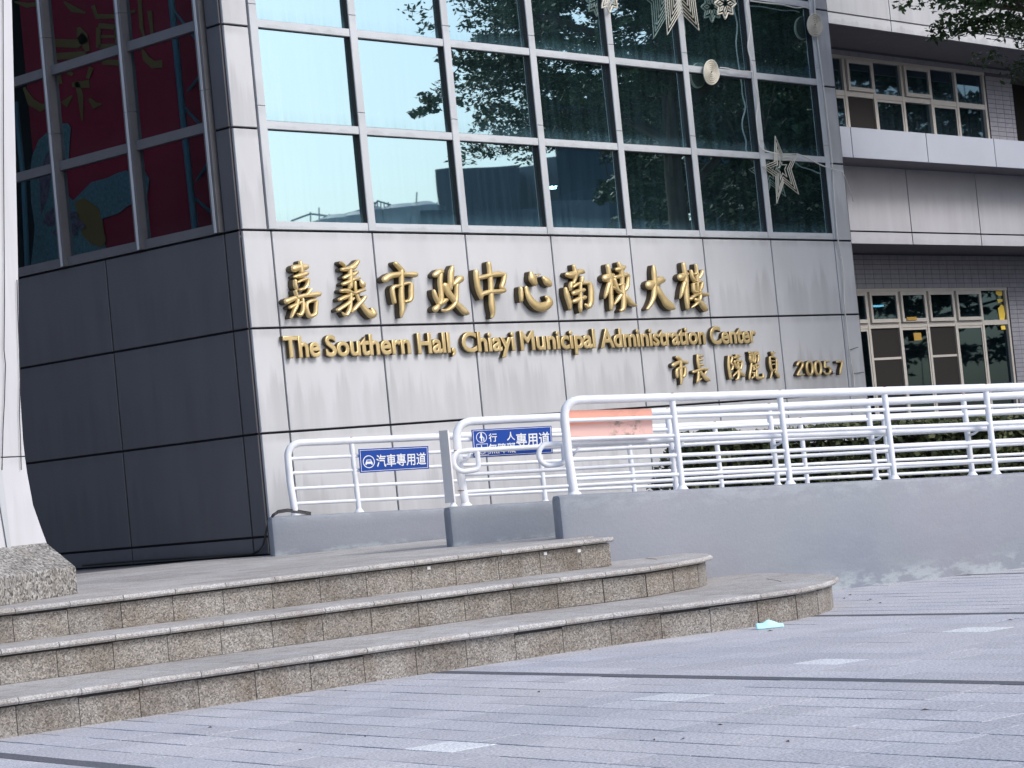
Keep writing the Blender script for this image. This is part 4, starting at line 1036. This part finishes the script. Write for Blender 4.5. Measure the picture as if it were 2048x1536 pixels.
# ------------------------------------------------------------------ white flared column with granite base
fac = math.radians(25)
E_ = np.array([math.cos(fac), math.sin(fac), 0]); NB = np.array([-math.sin(fac), math.cos(fac), 0])
B0 = onz(157, 1187, Z3)
cl = thing('flared_column', 'white panelled column flaring out onto a chamfered granite base at the left edge', 'column', tuple(B0))
PC = B0 + NB*.32
def PCp(x, y, back=0): return onpl(x, y, PC+NB*back, NB)
edge = [(22, -60), (25, 60), (31, 300), (36, 540), (38, 700), (41, 800), (46, 880), (54, 945), (66, 1010), (80, 1050), (94, 1088)]
# front face polygon, split by a joint at y=943 as in the cladding
def colpart(yr0, yr1, name, ezt=None):
    e = [p for p in edge if yr0 <= p[1] <= yr1]
    front = [PCp(x, y) for x, y in e]
    xl = float((PCp(-130, 500))@E_)
    lp = []
    for p in (front[-1], front[0]):
        s = float(p@E_); lp.append(p+E_*(xl-s))
    poly = front+lp; n = len(poly); bk = [p+NB*.42 for p in poly]
    mb = MB().add(poly+bk, [tuple(range(n))[::-1], tuple(range(n, 2*n))]+[(i, (i+1) % n, (i+1) % n+n, i+n) for i in range(n)])
    o = mb.build(name, MT['colw'], cl); return o
edge = sorted(edge+[(49.5, 911.5), (49.8, 914)], key=lambda p: p[1])
colpart(-100, 912, 'column_cladding'); colpart(913, 1100, 'column_foot')
# upward continuation, out of the picture
tp = PCp(22, -60); xl = float(PCp(-130, 500)@E_); sx = float(tp@E_)
lo = [tp+NB*.0, tp+NB*.42, tp+E_*(xl-sx)+NB*.42, tp+E_*(xl-sx)]; lo = [np.array([p[0], p[1], tp[2]+.004]) for p in lo]; hi = [np.array([p[0], p[1], 8.0]) for p in lo]
MB().hexa(lo[::-1]+hi[::-1]).build('column_cladding', MT['colw'], cl)
MB().add([PCp(x, y, -.012) for x, y in [(-60, 700), (0, 905), (24, 1108), (16, 1104), (-4, 985), (-70, 800)]] + [PCp(x, y, .0) for x, y in [(-60, 700), (0, 905), (24, 1108), (16, 1104), (-4, 985), (-70, 800)]], [(0, 1, 2, 3, 4, 5)[::-1], (6, 7, 8, 9, 10, 11)]+[(i, (i+1) % 6, (i+1) % 6+6, i+6) for i in range(6)]).build('column_fin', MT['frame'], cl)
# granite base: plinth with chamfered shoulders
zt_ = onpl(155, 1133, B0, NB)[2]; zc = onpl(93, 1085, PC, NB)[2]
L_ = 2.2; sB = float(B0@E_)
def Q(s, n, z): 
    p = E_*s + NB*(float(B0@NB)+n); return np.array([p[0], p[1], z])
s93 = float(onpl(93, 1085, PC, NB)@E_)
lo = [Q(sB-L_, 0, Z3-.003), Q(sB, 0, Z3-.003), Q(sB, 1.25, Z3-.003), Q(sB-L_, 1.25, Z3-.003)]
mi_ = [Q(sB-L_, 0, zt_), Q(sB, 0, zt_), Q(sB, 1.25, zt_), Q(sB-L_, 1.25, zt_)]
hi = [Q(sB-L_, .32, zc), Q(s93, .32, zc), Q(s93, .93, zc), Q(sB-L_, .93, zc)]
MB().add(lo+mi_+hi, [(0, 3, 2, 1), (0, 1, 5, 4), (1, 2, 6, 5), (2, 3, 7, 6), (3, 0, 4, 7), (4, 5, 9, 8), (5, 6, 10, 9), (6, 7, 11, 10), (7, 4, 8, 11), (8, 9, 10, 11)]).build('granite_base', MT['granb'], cl, bevel=.01)
# cables on the column
def cab(px, r, name, label, m, back=-.015):
    o = MB().tube([PCp(x, y, back) for x, y in px], r, 6).build(name, m, smooth=True); return tag(o, label, 'cable')
cab([(6, -40), (7, 300), (9, 600), (8, 700), (11, 730), (9, 800), (6, 860), (4, 940)], .0035, 'thin_cable', 'thin grey cable with ties hanging down the front of the flared column', MT['black'])
cab([(34, 560), (36, 640), (38.5, 700), (40, 760), (39, 830), (41, 880), (42.5, 940)], .0035, 'thin_cable', 'thin cable running down the right edge of the flared column', MT['black'])
for (x, y) in ((7, 838), (40, 835), (40, 855)):
    pass
settle(cl)

# ------------------------------------------------------------------ unseen canopy beam and wall, added to darken the side facade
cn = thing('added_canopy', 'added dark canopy beam, unseen above the frame, from the column to the side facade', 'canopy', (6, 18, 8))
MB().box((6.0, 12.6, 8.0), (KX-.06, 14.2, 8.6)).build('added_canopy_beam', MT['wdark'], cn)
settle(cn)
nf = thing('added_dark_wall', 'dark wall added unseen beyond the left edge to darken the side facade', 'building', (8, 23.6, Z3))  # unseen, added so the side glass mirrors something dark
for i in range(9):
    for j in range(4):
        MB().box((KX-1.35*(i+1)+.01, 23.6, Z3+1.84*j+.01), (KX-1.35*i-.01, 23.63, Z3+1.84*(j+1)-.01)).build('added_wall_panel', MT['dclad'], nf)
MB().box((KX-12.2, 23.632, Z3), (KX, 24, 8)).build('added_wall_core', MT['gap'], nf)
settle(nf)

# ------------------------------------------------------------------ festive rope lights on the facade
DD = -.055
def PD(x, y, d=DD): return PA(x, y, d)
def ropes(name, label, cat, loops, loc, group=None, r=.008, closed=True):
    t = thing(name, label, cat, tuple(PD(*loc)), group)
    for L in loops: MB().tube([PD(x, y) for x, y in L], r, 6, closed=closed).build('rope_light', MT['deco'], t, smooth=True)
    settle(t); return t
def star(cx, cy, pts, ks=(1, .8, .6, .35)):
    return [[(cx+(x-cx)*k, cy+(y-cy)*k) for x, y in pts] for k in ks]
# the star lower right: ten corners traced on the facade
z = lambda x, y: (1080+x/3.2, y/3.2)
s1 = [z(*p) for p in [(1505, 872), (1552, 985), (1650, 985), (1606, 1082), (1655, 1242), (1560, 1165), (1515, 1300), (1508, 1130), (1420, 1068), (1500, 1035)]]
c1 = z(1548, 1085)
ropes('star_decoration', 'complete white rope light star over the right mullion of the facade', 'star light', star(*c1, s1, (1, .80, .60, .30)), c1, 'rope light stars')
c2 = z(890, -90)
s2 = [z(*p) for p in [(870, -390), (925, -190), (1070, -190), (985, -40), (1017, 195), (900, 75), (815, 222), (800, 0), (690, -100), (820, -150)]]
ropes('star_decoration', 'white rope light star cut off by the top edge of the picture', 'star light', star(*c2, s2, (1, .86, .72, .58, .44, .3)), c2, 'rope light stars')
# snowflakes
def flake(name, label, cx, cy, rx, ry, n=8):
    t = thing(name, label, 'snowflake light', tuple(PD(cx, cy)), 'rope light snowflakes')
    L = []
    for k in range(n*2+0):
        a = 2*math.pi*k/(n*2); r_ = 1.0 if k % 2 == 0 else .68
        for da, q in ((-.09, .93), (0, 1.03), (.09, .93)) if k % 2 == 0 else ((0, 1),): L.append((cx+rx*r_*q*math.cos(a+da), cy+ry*r_*q*math.sin(a+da)))
    MB().tube([PD(*p) for p in L], .011, 6, closed=True).build('rope_light', MT['deco'], t, smooth=True)
    for k in range(n):
        a = 2*math.pi*k/n; P = [(cx+rx*f*math.cos(a+b), cy+ry*f*math.sin(a+b)) for f, b in ((.25, 0), (.5, .22), (.75, 0), (.5, -.22))]
        MB().tube([PD(*p) for p in P], .009, 6, closed=True).build('petal_loop', MT['deco'], t, smooth=True)
    settle(t)
flake('snowflake_decoration', 'white rope light snowflake between the cut star and the upper disc, at the top edge', 1080+1185/3.2, 22/3.2, 21, 30)
flake('snowflake_decoration', 'white rope light snowflake at the top edge above the fourth pane column', 1080+445/3.2, -25/3.2, 21, 32)
# spiral discs
def disc(name, label, cx, cy, rx, ry, tilt):
    t = thing(name, label, 'disc light', tuple(PD(cx, cy)), 'rope light discs')
    P = []
    for k in range(0, 200):
        a = 2*math.pi*k/34; f = 1-k/200*.93
        x, y = rx*f*math.cos(a), ry*f*math.sin(a); P.append(PD(cx+x*math.cos(tilt)-y*math.sin(tilt)*.3, cy+y+x*math.sin(tilt)))
    MB().tube(P, .0105, 6).build('rope_spiral', MT['deco'], t, smooth=True)
    Bk = [PD(cx+.93*(rx*math.cos(a)), cy+.93*ry*math.sin(a), DD+.012) for a in np.linspace(0, 2*math.pi, 33)[:-1]]
    MB().add(Bk+[p+np.array([0, .004, 0]) for p in Bk], [tuple(range(32))[::-1], tuple(range(32, 64))]+[(i, (i+1) % 32, (i+1) % 32+32, i+32) for i in range(32)]).build('net_backing', plain('disc_net', (.20, .185, .14), .8, var=.3, scale=40), t)
    settle(t)
disc('disc_decoration', 'round spiral rope light disc in the middle of the facade, below the snowflake', 1422.5, 143.5, 16, 26, .05)
disc('disc_decoration', 'round spiral rope light disc on the frame at the right end of the facade', 1629.5, 49, 15.5, 24, .05)
# cables
def cable(px, label, r=.009, d=-.05, m=None, n=4):
    P = [np.array(p, float) for p in px]; Q = []
    E = [2*P[0]-P[1]]+P+[2*P[-1]-P[-2]]
    for i in range(1, len(E)-2):
        for k in range(n):
            t_ = k/n; a, b, c, e = E[i-1:i+3]
            Q.append(.5*((2*b)+(-a+c)*t_+(2*a-5*b+4*c-e)*t_*t_+(-a+3*b-3*c+e)*t_**3))
    Q.append(P[-1])
    o = MB().tube([PA(q[0], q[1], d-.008*math.sin(i*.9)) for i, q in enumerate(Q)], r, 6).build('light_cable', m or MT['wire'], smooth=True); return tag(o, label, 'cable')
cable([z(*p) for p in [(1335, -40), (1320, 60), (1345, 180), (1330, 300), (1365, 440), (1375, 540), (1400, 640), (1385, 740), (1395, 860), (1410, 940), (1450, 968), (1530, 985)]], 'pale cable hanging in loops along the mullion from the top edge to the star', d=-.05)
cable([z(*p) for p in [(1150, 432), (1190, 436), (1230, 445), (1290, 455), (1360, 458)]], 'short pale cable from the middle disc to the mullion', r=.007)
cable([z(*p) for p in [(1345, 5), (1450, 20), (1540, 28), (1640, 50), (1690, 45), (1730, 60)]], 'pale cable from the mullion to the disc at the right end', r=.007)
cable([z(*p) for p in [(1640, 985), (1700, 1005), (1765, 1040), (1820, 1065), (1900, 1090), (1938, 1102)]], 'pale cable from the star to the right end of the facade', r=.008, d=-.08)
zz6 = lambda x, y: (1640+x/4.517, 460+y/4.517)
cable([z(1755, -20), z(1765, 160), z(1785, 330), z(1815, 560), z(1845, 800), z(1870, 1050), z(1885, 1300), z(1900, 1480)]+[zz6(*p) for p in [(178, 180), (205, 320), (215, 500), (222, 700), (240, 850), (262, 1080), (280, 1180), (300, 1300), (312, 1420)]], 'long white cable running down the right end of the facade past the date', r=.010, d=-.035)
cable([z(1940, 1105), z(1965, 1160), z(1990, 1230), z(2005, 1290)], 'loose dangling cable end at the right corner of the facade', r=.005, d=-.02)
cable([zz6(*p) for p in [(262, 1085), (300, 1072), (345, 1058)]], 'short wire stub beside the long cable', r=.004, d=-.03, m=MT['black'])
cable([zz6(*p) for p in [(308, 1295), (350, 1290), (398, 1285)]], 'lower short wire stub beside the long cable', r=.004, d=-.03, m=MT['black'])
# black cables at the corner beside the rear ramp wall
def fcab(P, r, label):
    o = MB().tube(P, r, 6).build('black_cable', MT['black'], smooth=True); return tag(o, label, 'cable')
for k in range(3):
    P = [onpl(x+k*1.5, y-k*2.2, (KX-.03-.01*k, 0, 0), (1, 0, 0)) if x < 538 else onpl(x, y-k*2.5, NW*(20.92+.03*k), NW) for x, y in [(504, 1110), (516, 1104), (525, 1092), (529, 1075), (532, 1060), (536, 1046), (545, 1034), (556, 1026), (575, 1023), (600, 1026), (622, 1030)]]
    fcab(P, .0055, ['thick black cable curling over the rear ramp wall at the building corner', 'middle black cable curling over the rear ramp wall', 'thin black cable above the two others at the building corner'][k])
P = [onpl(x, y, (KX-.05, 0, 0), (1, 0, 0)) for x, y in [(165, 1131), (230, 1125), (300, 1120), (380, 1115), (450, 1111), (504, 1108)]]
fcab(P, .011, 'black cable lying along the foot of the dark side facade')

# ------------------------------------------------------------------ face mask and litter on the plaza
C_ = onz(1541, 1257, 0)
mv = []; nx, ny = 14, 6
for j in range(ny+1):
    for i in range(nx+1):
        u, v = i/nx-.5, j/ny
        h_ = .030+.022*math.exp(-((u+.05)/.16)**2)-.012*max(0, u-.2)/.3+.004*math.sin(11*u)
        p = C_ + _rt*(u*.178) + _fh*(v*.06+.01*math.sin(5*u)) 
        mv.append((p[0], p[1], .004 + v*h_ + .004*math.sin(math.pi*v*3)))
me = MB().add(mv, [(j*(nx+1)+i, j*(nx+1)+i+1, (j+1)*(nx+1)+i+1, (j+1)*(nx+1)+i) for j in range(ny) for i in range(nx)]).mesh('face_mask')
o = link('face_mask', me, MT['mask'], smooth=True); s = o.modifiers.new('thick', 'SOLIDIFY'); s.thickness = .003
tag(o, 'crumpled pale blue face mask lying on the paving before the lowest step', 'mask')
lt = MB()
for (x, y) in [(691, 1382), (1077, 1384), (965, 1310), (730, 1473), (1308, 1480), (1365, 1478), (1575, 1483), (1440, 1450), (1735, 1201), (1741, 1199), (1700, 1190), (1688, 1197), (1760, 1206), (1955, 1270), (1812, 1250), (2020, 1240), (1540, 1262), (420, 1455), (600, 1500), (1180, 1300), (1850, 1420)]:
    p = onz(x, y, .004); a = rng.random()*3.1; L = .012+.012*rng.random(); u = np.array([math.cos(a), math.sin(a), 0]); v = np.array([-u[1], u[0], 0])
    lt.add([p-u*L, p-v*L*.3+[0, 0, .006], p+u*L, p+v*L*.3], [(0, 1, 2, 3)])
o = lt.build('leaf_litter', plain('dry_leaf', (.06, .045, .035), .8)); tag(o, 'scattered dry leaf bits on the paving', kind='stuff')

# ------------------------------------------------------------------ hedge behind the railings
def leaves_mesh(name, C, Nrm, size, m, aspect=.5):
    n = len(C); d = rng.normal(size=(n, 3)); d /= np.linalg.norm(d, axis=1)[:, None]
    e = np.cross(d, Nrm); e /= np.linalg.norm(e, axis=1)[:, None]+1e-9; f = np.cross(e, Nrm)
    s = (size*(.7+.6*rng.random(n)))[:, None]
    V = np.empty((n, 4, 3)); V[:, 0] = C-e*s; V[:, 1] = C-f*s*aspect; V[:, 2] = C+e*s; V[:, 3] = C+f*s*aspect
    me = bpy.data.meshes.new(name); me.vertices.add(n*4); me.vertices.foreach_set('co', V.reshape(-1).astype('f'))
    me.loops.add(n*4); me.loops.foreach_set('vertex_index', np.arange(n*4, dtype='i'))
    me.polygons.add(n); me.polygons.foreach_set('loop_start', np.arange(0, n*4, 4, dtype='i')); me.update(); me.validate(); me.materials.append(m)
    return me
hs0 = 8.3
HO = 21.35
def hz(s): return CAMH+(1.318-CAMH)
hd = thing('hedge', 'dark clipped hedge behind the railings in front of the right wing', 'hedge', tuple(WP(HO, 9, 0)))
hn = 26000
S_ = hs0 + .25 + rng.random(hn)*8.5; T_ = rng.random(hn); Zt = 1.40-.034*(S_-8.3)
edge_ = np.minimum(1, (S_-hs0)/.6)**.5
side = rng.random(hn)
nn_ = np.where(side < .55, rng.random(hn)*.14, rng.random(hn)*.9)
zz_ = np.where(side < .55, .15+rng.random(hn)*(Zt*edge_-.15), Zt*edge_-rng.random(hn)*.12)
lump = .10*np.sin(S_*3.1)+.06*np.sin(S_*7.7+1)+.05*rng.normal(size=hn)
C = NW[None]*(HO+nn_+lump*.6)[:, None] + SW[None]*S_[:, None] + np.array([0, 0, 1.])[None]*(zz_+lump*.25)[:, None]
Nn = rng.normal(size=(hn, 3)); Nn[:, 2] += .8; Nn[:, 1] -= .6; Nn /= np.linalg.norm(Nn, axis=1)[:, None]
o = link('foliage', leaves_mesh('foliage', C, Nn, np.full(hn, .042), MT['hleaf'], .6), MT['hleaf'], hd)
mb = MB(); mb.hexa([WP(HO+.2, hs0+.5, .0), WP(HO+.2, 17, .0), WP(HO+1.1, 17, .0), WP(HO+1.1, hs0+.5, .0), WP(HO+.22, hs0+.6, 1.22), WP(HO+.22, 17, .95), WP(HO+1.1, 17, .95), WP(HO+1.1, hs0+.6, 1.22)]); mb.build('inner_mass', MT['soil'], hd)
settle(hd)
bd2 = MB().hexa([WP(21.02, 7.2, -.02), WP(21.02, 17, -.02), WP(23, 17, -.02), WP(23, 7.2, -.02), WP(21.02, 7.2, .35), WP(21.02, 17, .3), WP(23, 17, .3), WP(23, 7.2, .35)]).build('planting_bed', MT['soil']); tag(bd2, kind='structure')

# ------------------------------------------------------------------ trees
def tree(label, base, height, crown_z, rx, rz, seed, nspray, per, leafs=.055, trunk_r=.19, lowbias=1.0, name='shade_tree', minz=0):
    rg = np.random.default_rng(seed); b = np.array(base, float)
    t = thing(name, label, 'tree', tuple(b), 'trees around the plaza')
    trunk_top = b+np.array([.2, .1, height*.8])
    pts = [b+np.array([.12*math.sin(k*1.3), .1*math.cos(k*1.7), 0])*(k > 0)+(trunk_top-b)*k/8 for k in range(9)]
    MB().tube(pts, [trunk_r*(1.25-.11*k) for k in range(9)], 12).build('trunk', MT['bark'], t, smooth=True)
    lm = MB(); centers = []
    for k in range(nspray):
        th = rg.random()*6.283; rr = rg.random()**.45; zc = rg.random()
        zz = crown_z + rz*2*(zc**lowbias)
        prof = math.sqrt(max(.05, 1-((zz-crown_z)/(2*rz))**1.6))
        irr = .82+.16*math.sin(3*th+seed)+.12*math.sin(5*th+2.1*seed+zz)
        c = b+np.array([math.cos(th)*rx*rr*prof*irr, math.sin(th)*rx*rr*prof*irr, zz-.25*rr])
        centers.append(c)
    limbs = []
    for k in range(12):
        a = k*2.4; z0 = crown_z-1.3+k*(2*rz/13)
        e = b+np.array([math.cos(a)*rx*.62, math.sin(a)*rx*.62, z0+1.0]); s0 = b+np.array([.1, .05, z0])
        mid = (s0+e)/2+np.array([0, 0, .25]); lm.tube([s0, mid, e], [.09, .055, .025], 7); limbs += [s0*.5+mid*.5, mid, (mid+e)/2, e]
    centers = [c for c in centers if c[2] > minz]; nspray = len(centers)
    for c in centers:
        q = min(limbs, key=lambda l: np.linalg.norm(l-c)); m_ = (q+c)/2+np.array([0, 0, .12]); lm.tube([q, m_, c], [.014, .009, .005], 4, caps=False)
    lm.build('limbs', MT['bark'], t, smooth=True)
    cs = np.array(centers); n = nspray*per; idx = np.repeat(np.arange(nspray), per)
    sz_ = (.45+.45*rg.random(nspray))[idx]
    off = rg.normal(size=(n, 3)); off /= np.linalg.norm(off, axis=1)[:, None]; off *= (rg.random(n)**.5)[:, None]
    sub = rg.integers(0, 7, n); sdir = rg.normal(size=(nspray, 7, 3)); sdir[:, :, 2] *= .35
    C = cs[idx] + sdir[idx, sub]*sz_[:, None]*.42 + off*(sz_*np.array(.34))[:, None]*np.array([1, 1, .45])
    Nn = rg.normal(size=(n, 3))*.6; Nn[:, 2] += 1; Nn /= np.linalg.norm(Nn, axis=1)[:, None]
    link('crown', leaves_mesh('crown', C, Nn, np.full(n, leafs), MT['leaf'], .48), MT['leaf'], t)
    settle(t); return t
tree('shade tree with layered leafy branches whose tips reach in at the top right', (26.4, 12.6, 0), 10.5, 6.15, 3.95, 2.6, 11, 420, 420, .044, lowbias=1.0, minz=5.95)
tree('dense tree on the far side of the plaza, mirrored dark in the right panes', (36.5, 7.0, 0), 11, 3.6, 5.2, 3.6, 5, 300, 190, .09)
tree('bushy tree farther right along the plaza, mirrored beside the first', (43, 11.5, 0), 10, 2.6, 5.0, 3.6, 9, 260, 150, .10)
tree('tree beside the plaza road, mirrored behind the others', (44, 3.0, 0), 9, 4.2, 4.2, 2.6, 21, 190, 150, .10)

# ------------------------------------------------------------------ town across the plaza (seen mirrored in the glass)
def mirror(x, y, dist, zz=None):
    """place lying at the given distance along the mirrored line of sight"""
    d = ray(x, y); d = d/np.linalg.norm(d[:2]); p = CP+d*dist; return np.array([p[0], 2*(KY+GL)-p[1], p[2]])
def block(name, label, xa, ya, xb, yb, dist, depth, m, distb=None, floors=0):
    A, B = mirror(xa, ya, dist), mirror(xb, yb, distb or dist); u = (B-A)[:2]; u = u/np.linalg.norm(u)
    mid = (A+B)/2; n = mid[:2]-np.array([0, 0]); v = np.array([-u[1], u[0]]); 
    if v@(mid[:2]) < 0: v = -v
    t = thing(name, label, 'building', (A[0], A[1], 0))
    P = [A[:2], B[:2], B[:2]+v*depth, A[:2]+v*depth]
    lo = [np.array([*p, -.02]) for p in P]; hi = [np.array([*P[0], A[2]]), np.array([*P[1], B[2]]), np.array([*P[2], B[2]]), np.array([*P[3], A[2]])]
    mb = MB().add(lo+hi, [(0, 3, 2, 1), (4, 5, 6, 7), (0, 1, 5, 4), (1, 2, 6, 5), (2, 3, 7, 6), (3, 0, 4, 7)]); mb.build('walls', m, t)
    W_ = np.linalg.norm((B-A)[:2]); H_ = min(A[2], B[2])
    for f in range(floors):
        for k in range(int(W_/3.2)):
            p = A[:2]+u*(1.1+3.2*k)-v*.05; q = p+u*1.5; z0 = 1.0+3.1*f
            if z0+1.4 > H_: continue
            w0 = MB().hexa([np.array([*p, z0]), np.array([*q, z0]), np.array([*(q+v*.1), z0]), np.array([*(p+v*.1), z0]), np.array([*p, z0+1.4]), np.array([*q, z0+1.4]), np.array([*(q+v*.1), z0+1.4]), np.array([*(p+v*.1), z0+1.4])]).build('window', MT['glassW'], t)
    settle(t); return A, B
zr = lambda x, y: (480+x/3.2, y/3.2)
block('blue_grey_block', 'blue grey windowless block rising over the roofs across the plaza', *zr(1226, 1112), *zr(1790, 1058), 82, 14, MT['conc'])
block('pale_block', 'pale narrow block beside the blue grey one across the plaza', *zr(1788, 1075), *zr(1990, 1050), 84, 10, MT['conc2'])
block('dark_office_block', 'dark office block behind the trees across the plaza', 1082, 172, 1340, 190, 72, 12, MT['farblock'], floors=0)
block('dark_office_block', 'taller dark office block behind the trees, mirrored in the right panes', 1336, -160, 1760, -130, 70, 12, MT['farblock'], floors=0)
block('long_low_building', 'long flat roofed building below the tall block across the plaza', *zr(1130, 1375), *zr(2300, 1325), 66, 10, MT['conc'], floors=2)
A, B = block('town_house_row', 'row of low houses with railings and water tanks across the plaza', *zr(330, 1430), *zr(860, 1416), 68, 9, MT['conc2'], floors=2)
A2, B2 = block('corner_house', 'low house with roof railing and two water tanks across the plaza', *zr(855, 1412), *zr(1130, 1425), 67, 9, MT['conc2'], floors=2)
def tank(x, y0, y1, r, label):
    p0, p1 = mirror(*zr(x, y1), 67.5), mirror(*zr(x, y0), 67.5)
    q = p1.copy(); q[:2] = p0[:2]; h = p1[2]; base = p0.copy(); base[2] = min(A[2], A2[2], p0[2])-.3
    t = thing('water_tank', label, 'water tank', tuple(base), 'water tanks on the far roofs')
    top = base.copy(); top[2] = h
    MB().cyl(base, top-[0, 0, .15], r, 20).build('tank_body', MT['steel'], t, smooth=True)
    MB().cyl(top-[0, 0, .15], top, r*.95, 20, r*.5).build('tank_lid', MT['steel'], t, smooth=True); settle(t)
tank(655, 1378, 1425, .85, 'steel water tank leftmost on the far roofs'); tank(785, 1355, 1425, .8, 'steel water tank second from the left on the far roofs')
tank(1008, 1335, 1425, .85, 'steel water tank between the roof railing and the mast'); tank(1125, 1328, 1425, .8, 'steel water tank nearest the blue grey block')
rl = thing('roof_railing', 'thin railing and masts on the far roofs across the plaza', 'railing', tuple(mirror(*zr(845, 1390), 67)))
top = [zr(*p) for p in [(330, 1418), (465, 1372), (590, 1384), (700, 1390), (800, 1382), (850, 1310), (960, 1335), (1000, 1375)]]
MB().tube([mirror(x, y, 67.2) for x, y in top], .03, 6).build('hand_rail', MT['steel'], rl)
for (x, y0, y1) in [(465, 1360, 1425), (522, 1330, 1425), (590, 1370, 1425), (700, 1385, 1425), (850, 1310, 1400), (875, 1318, 1400), (900, 1325, 1400), (932, 1315, 1400), (958, 1335, 1410), (1105, 1258, 1380), (1240, 1322, 1380)]:
    MB().cyl(mirror(*zr(x, y1), 67.2), mirror(*zr(x, y0), 67.2), .022, 6).build('post', MT['steel'], rl)
MB().cyl(mirror(*zr(670, 1375), 67.2), mirror(*zr(840, 1322), 67.2), .03, 6).build('stay', MT['steel'], rl)
settle(rl)
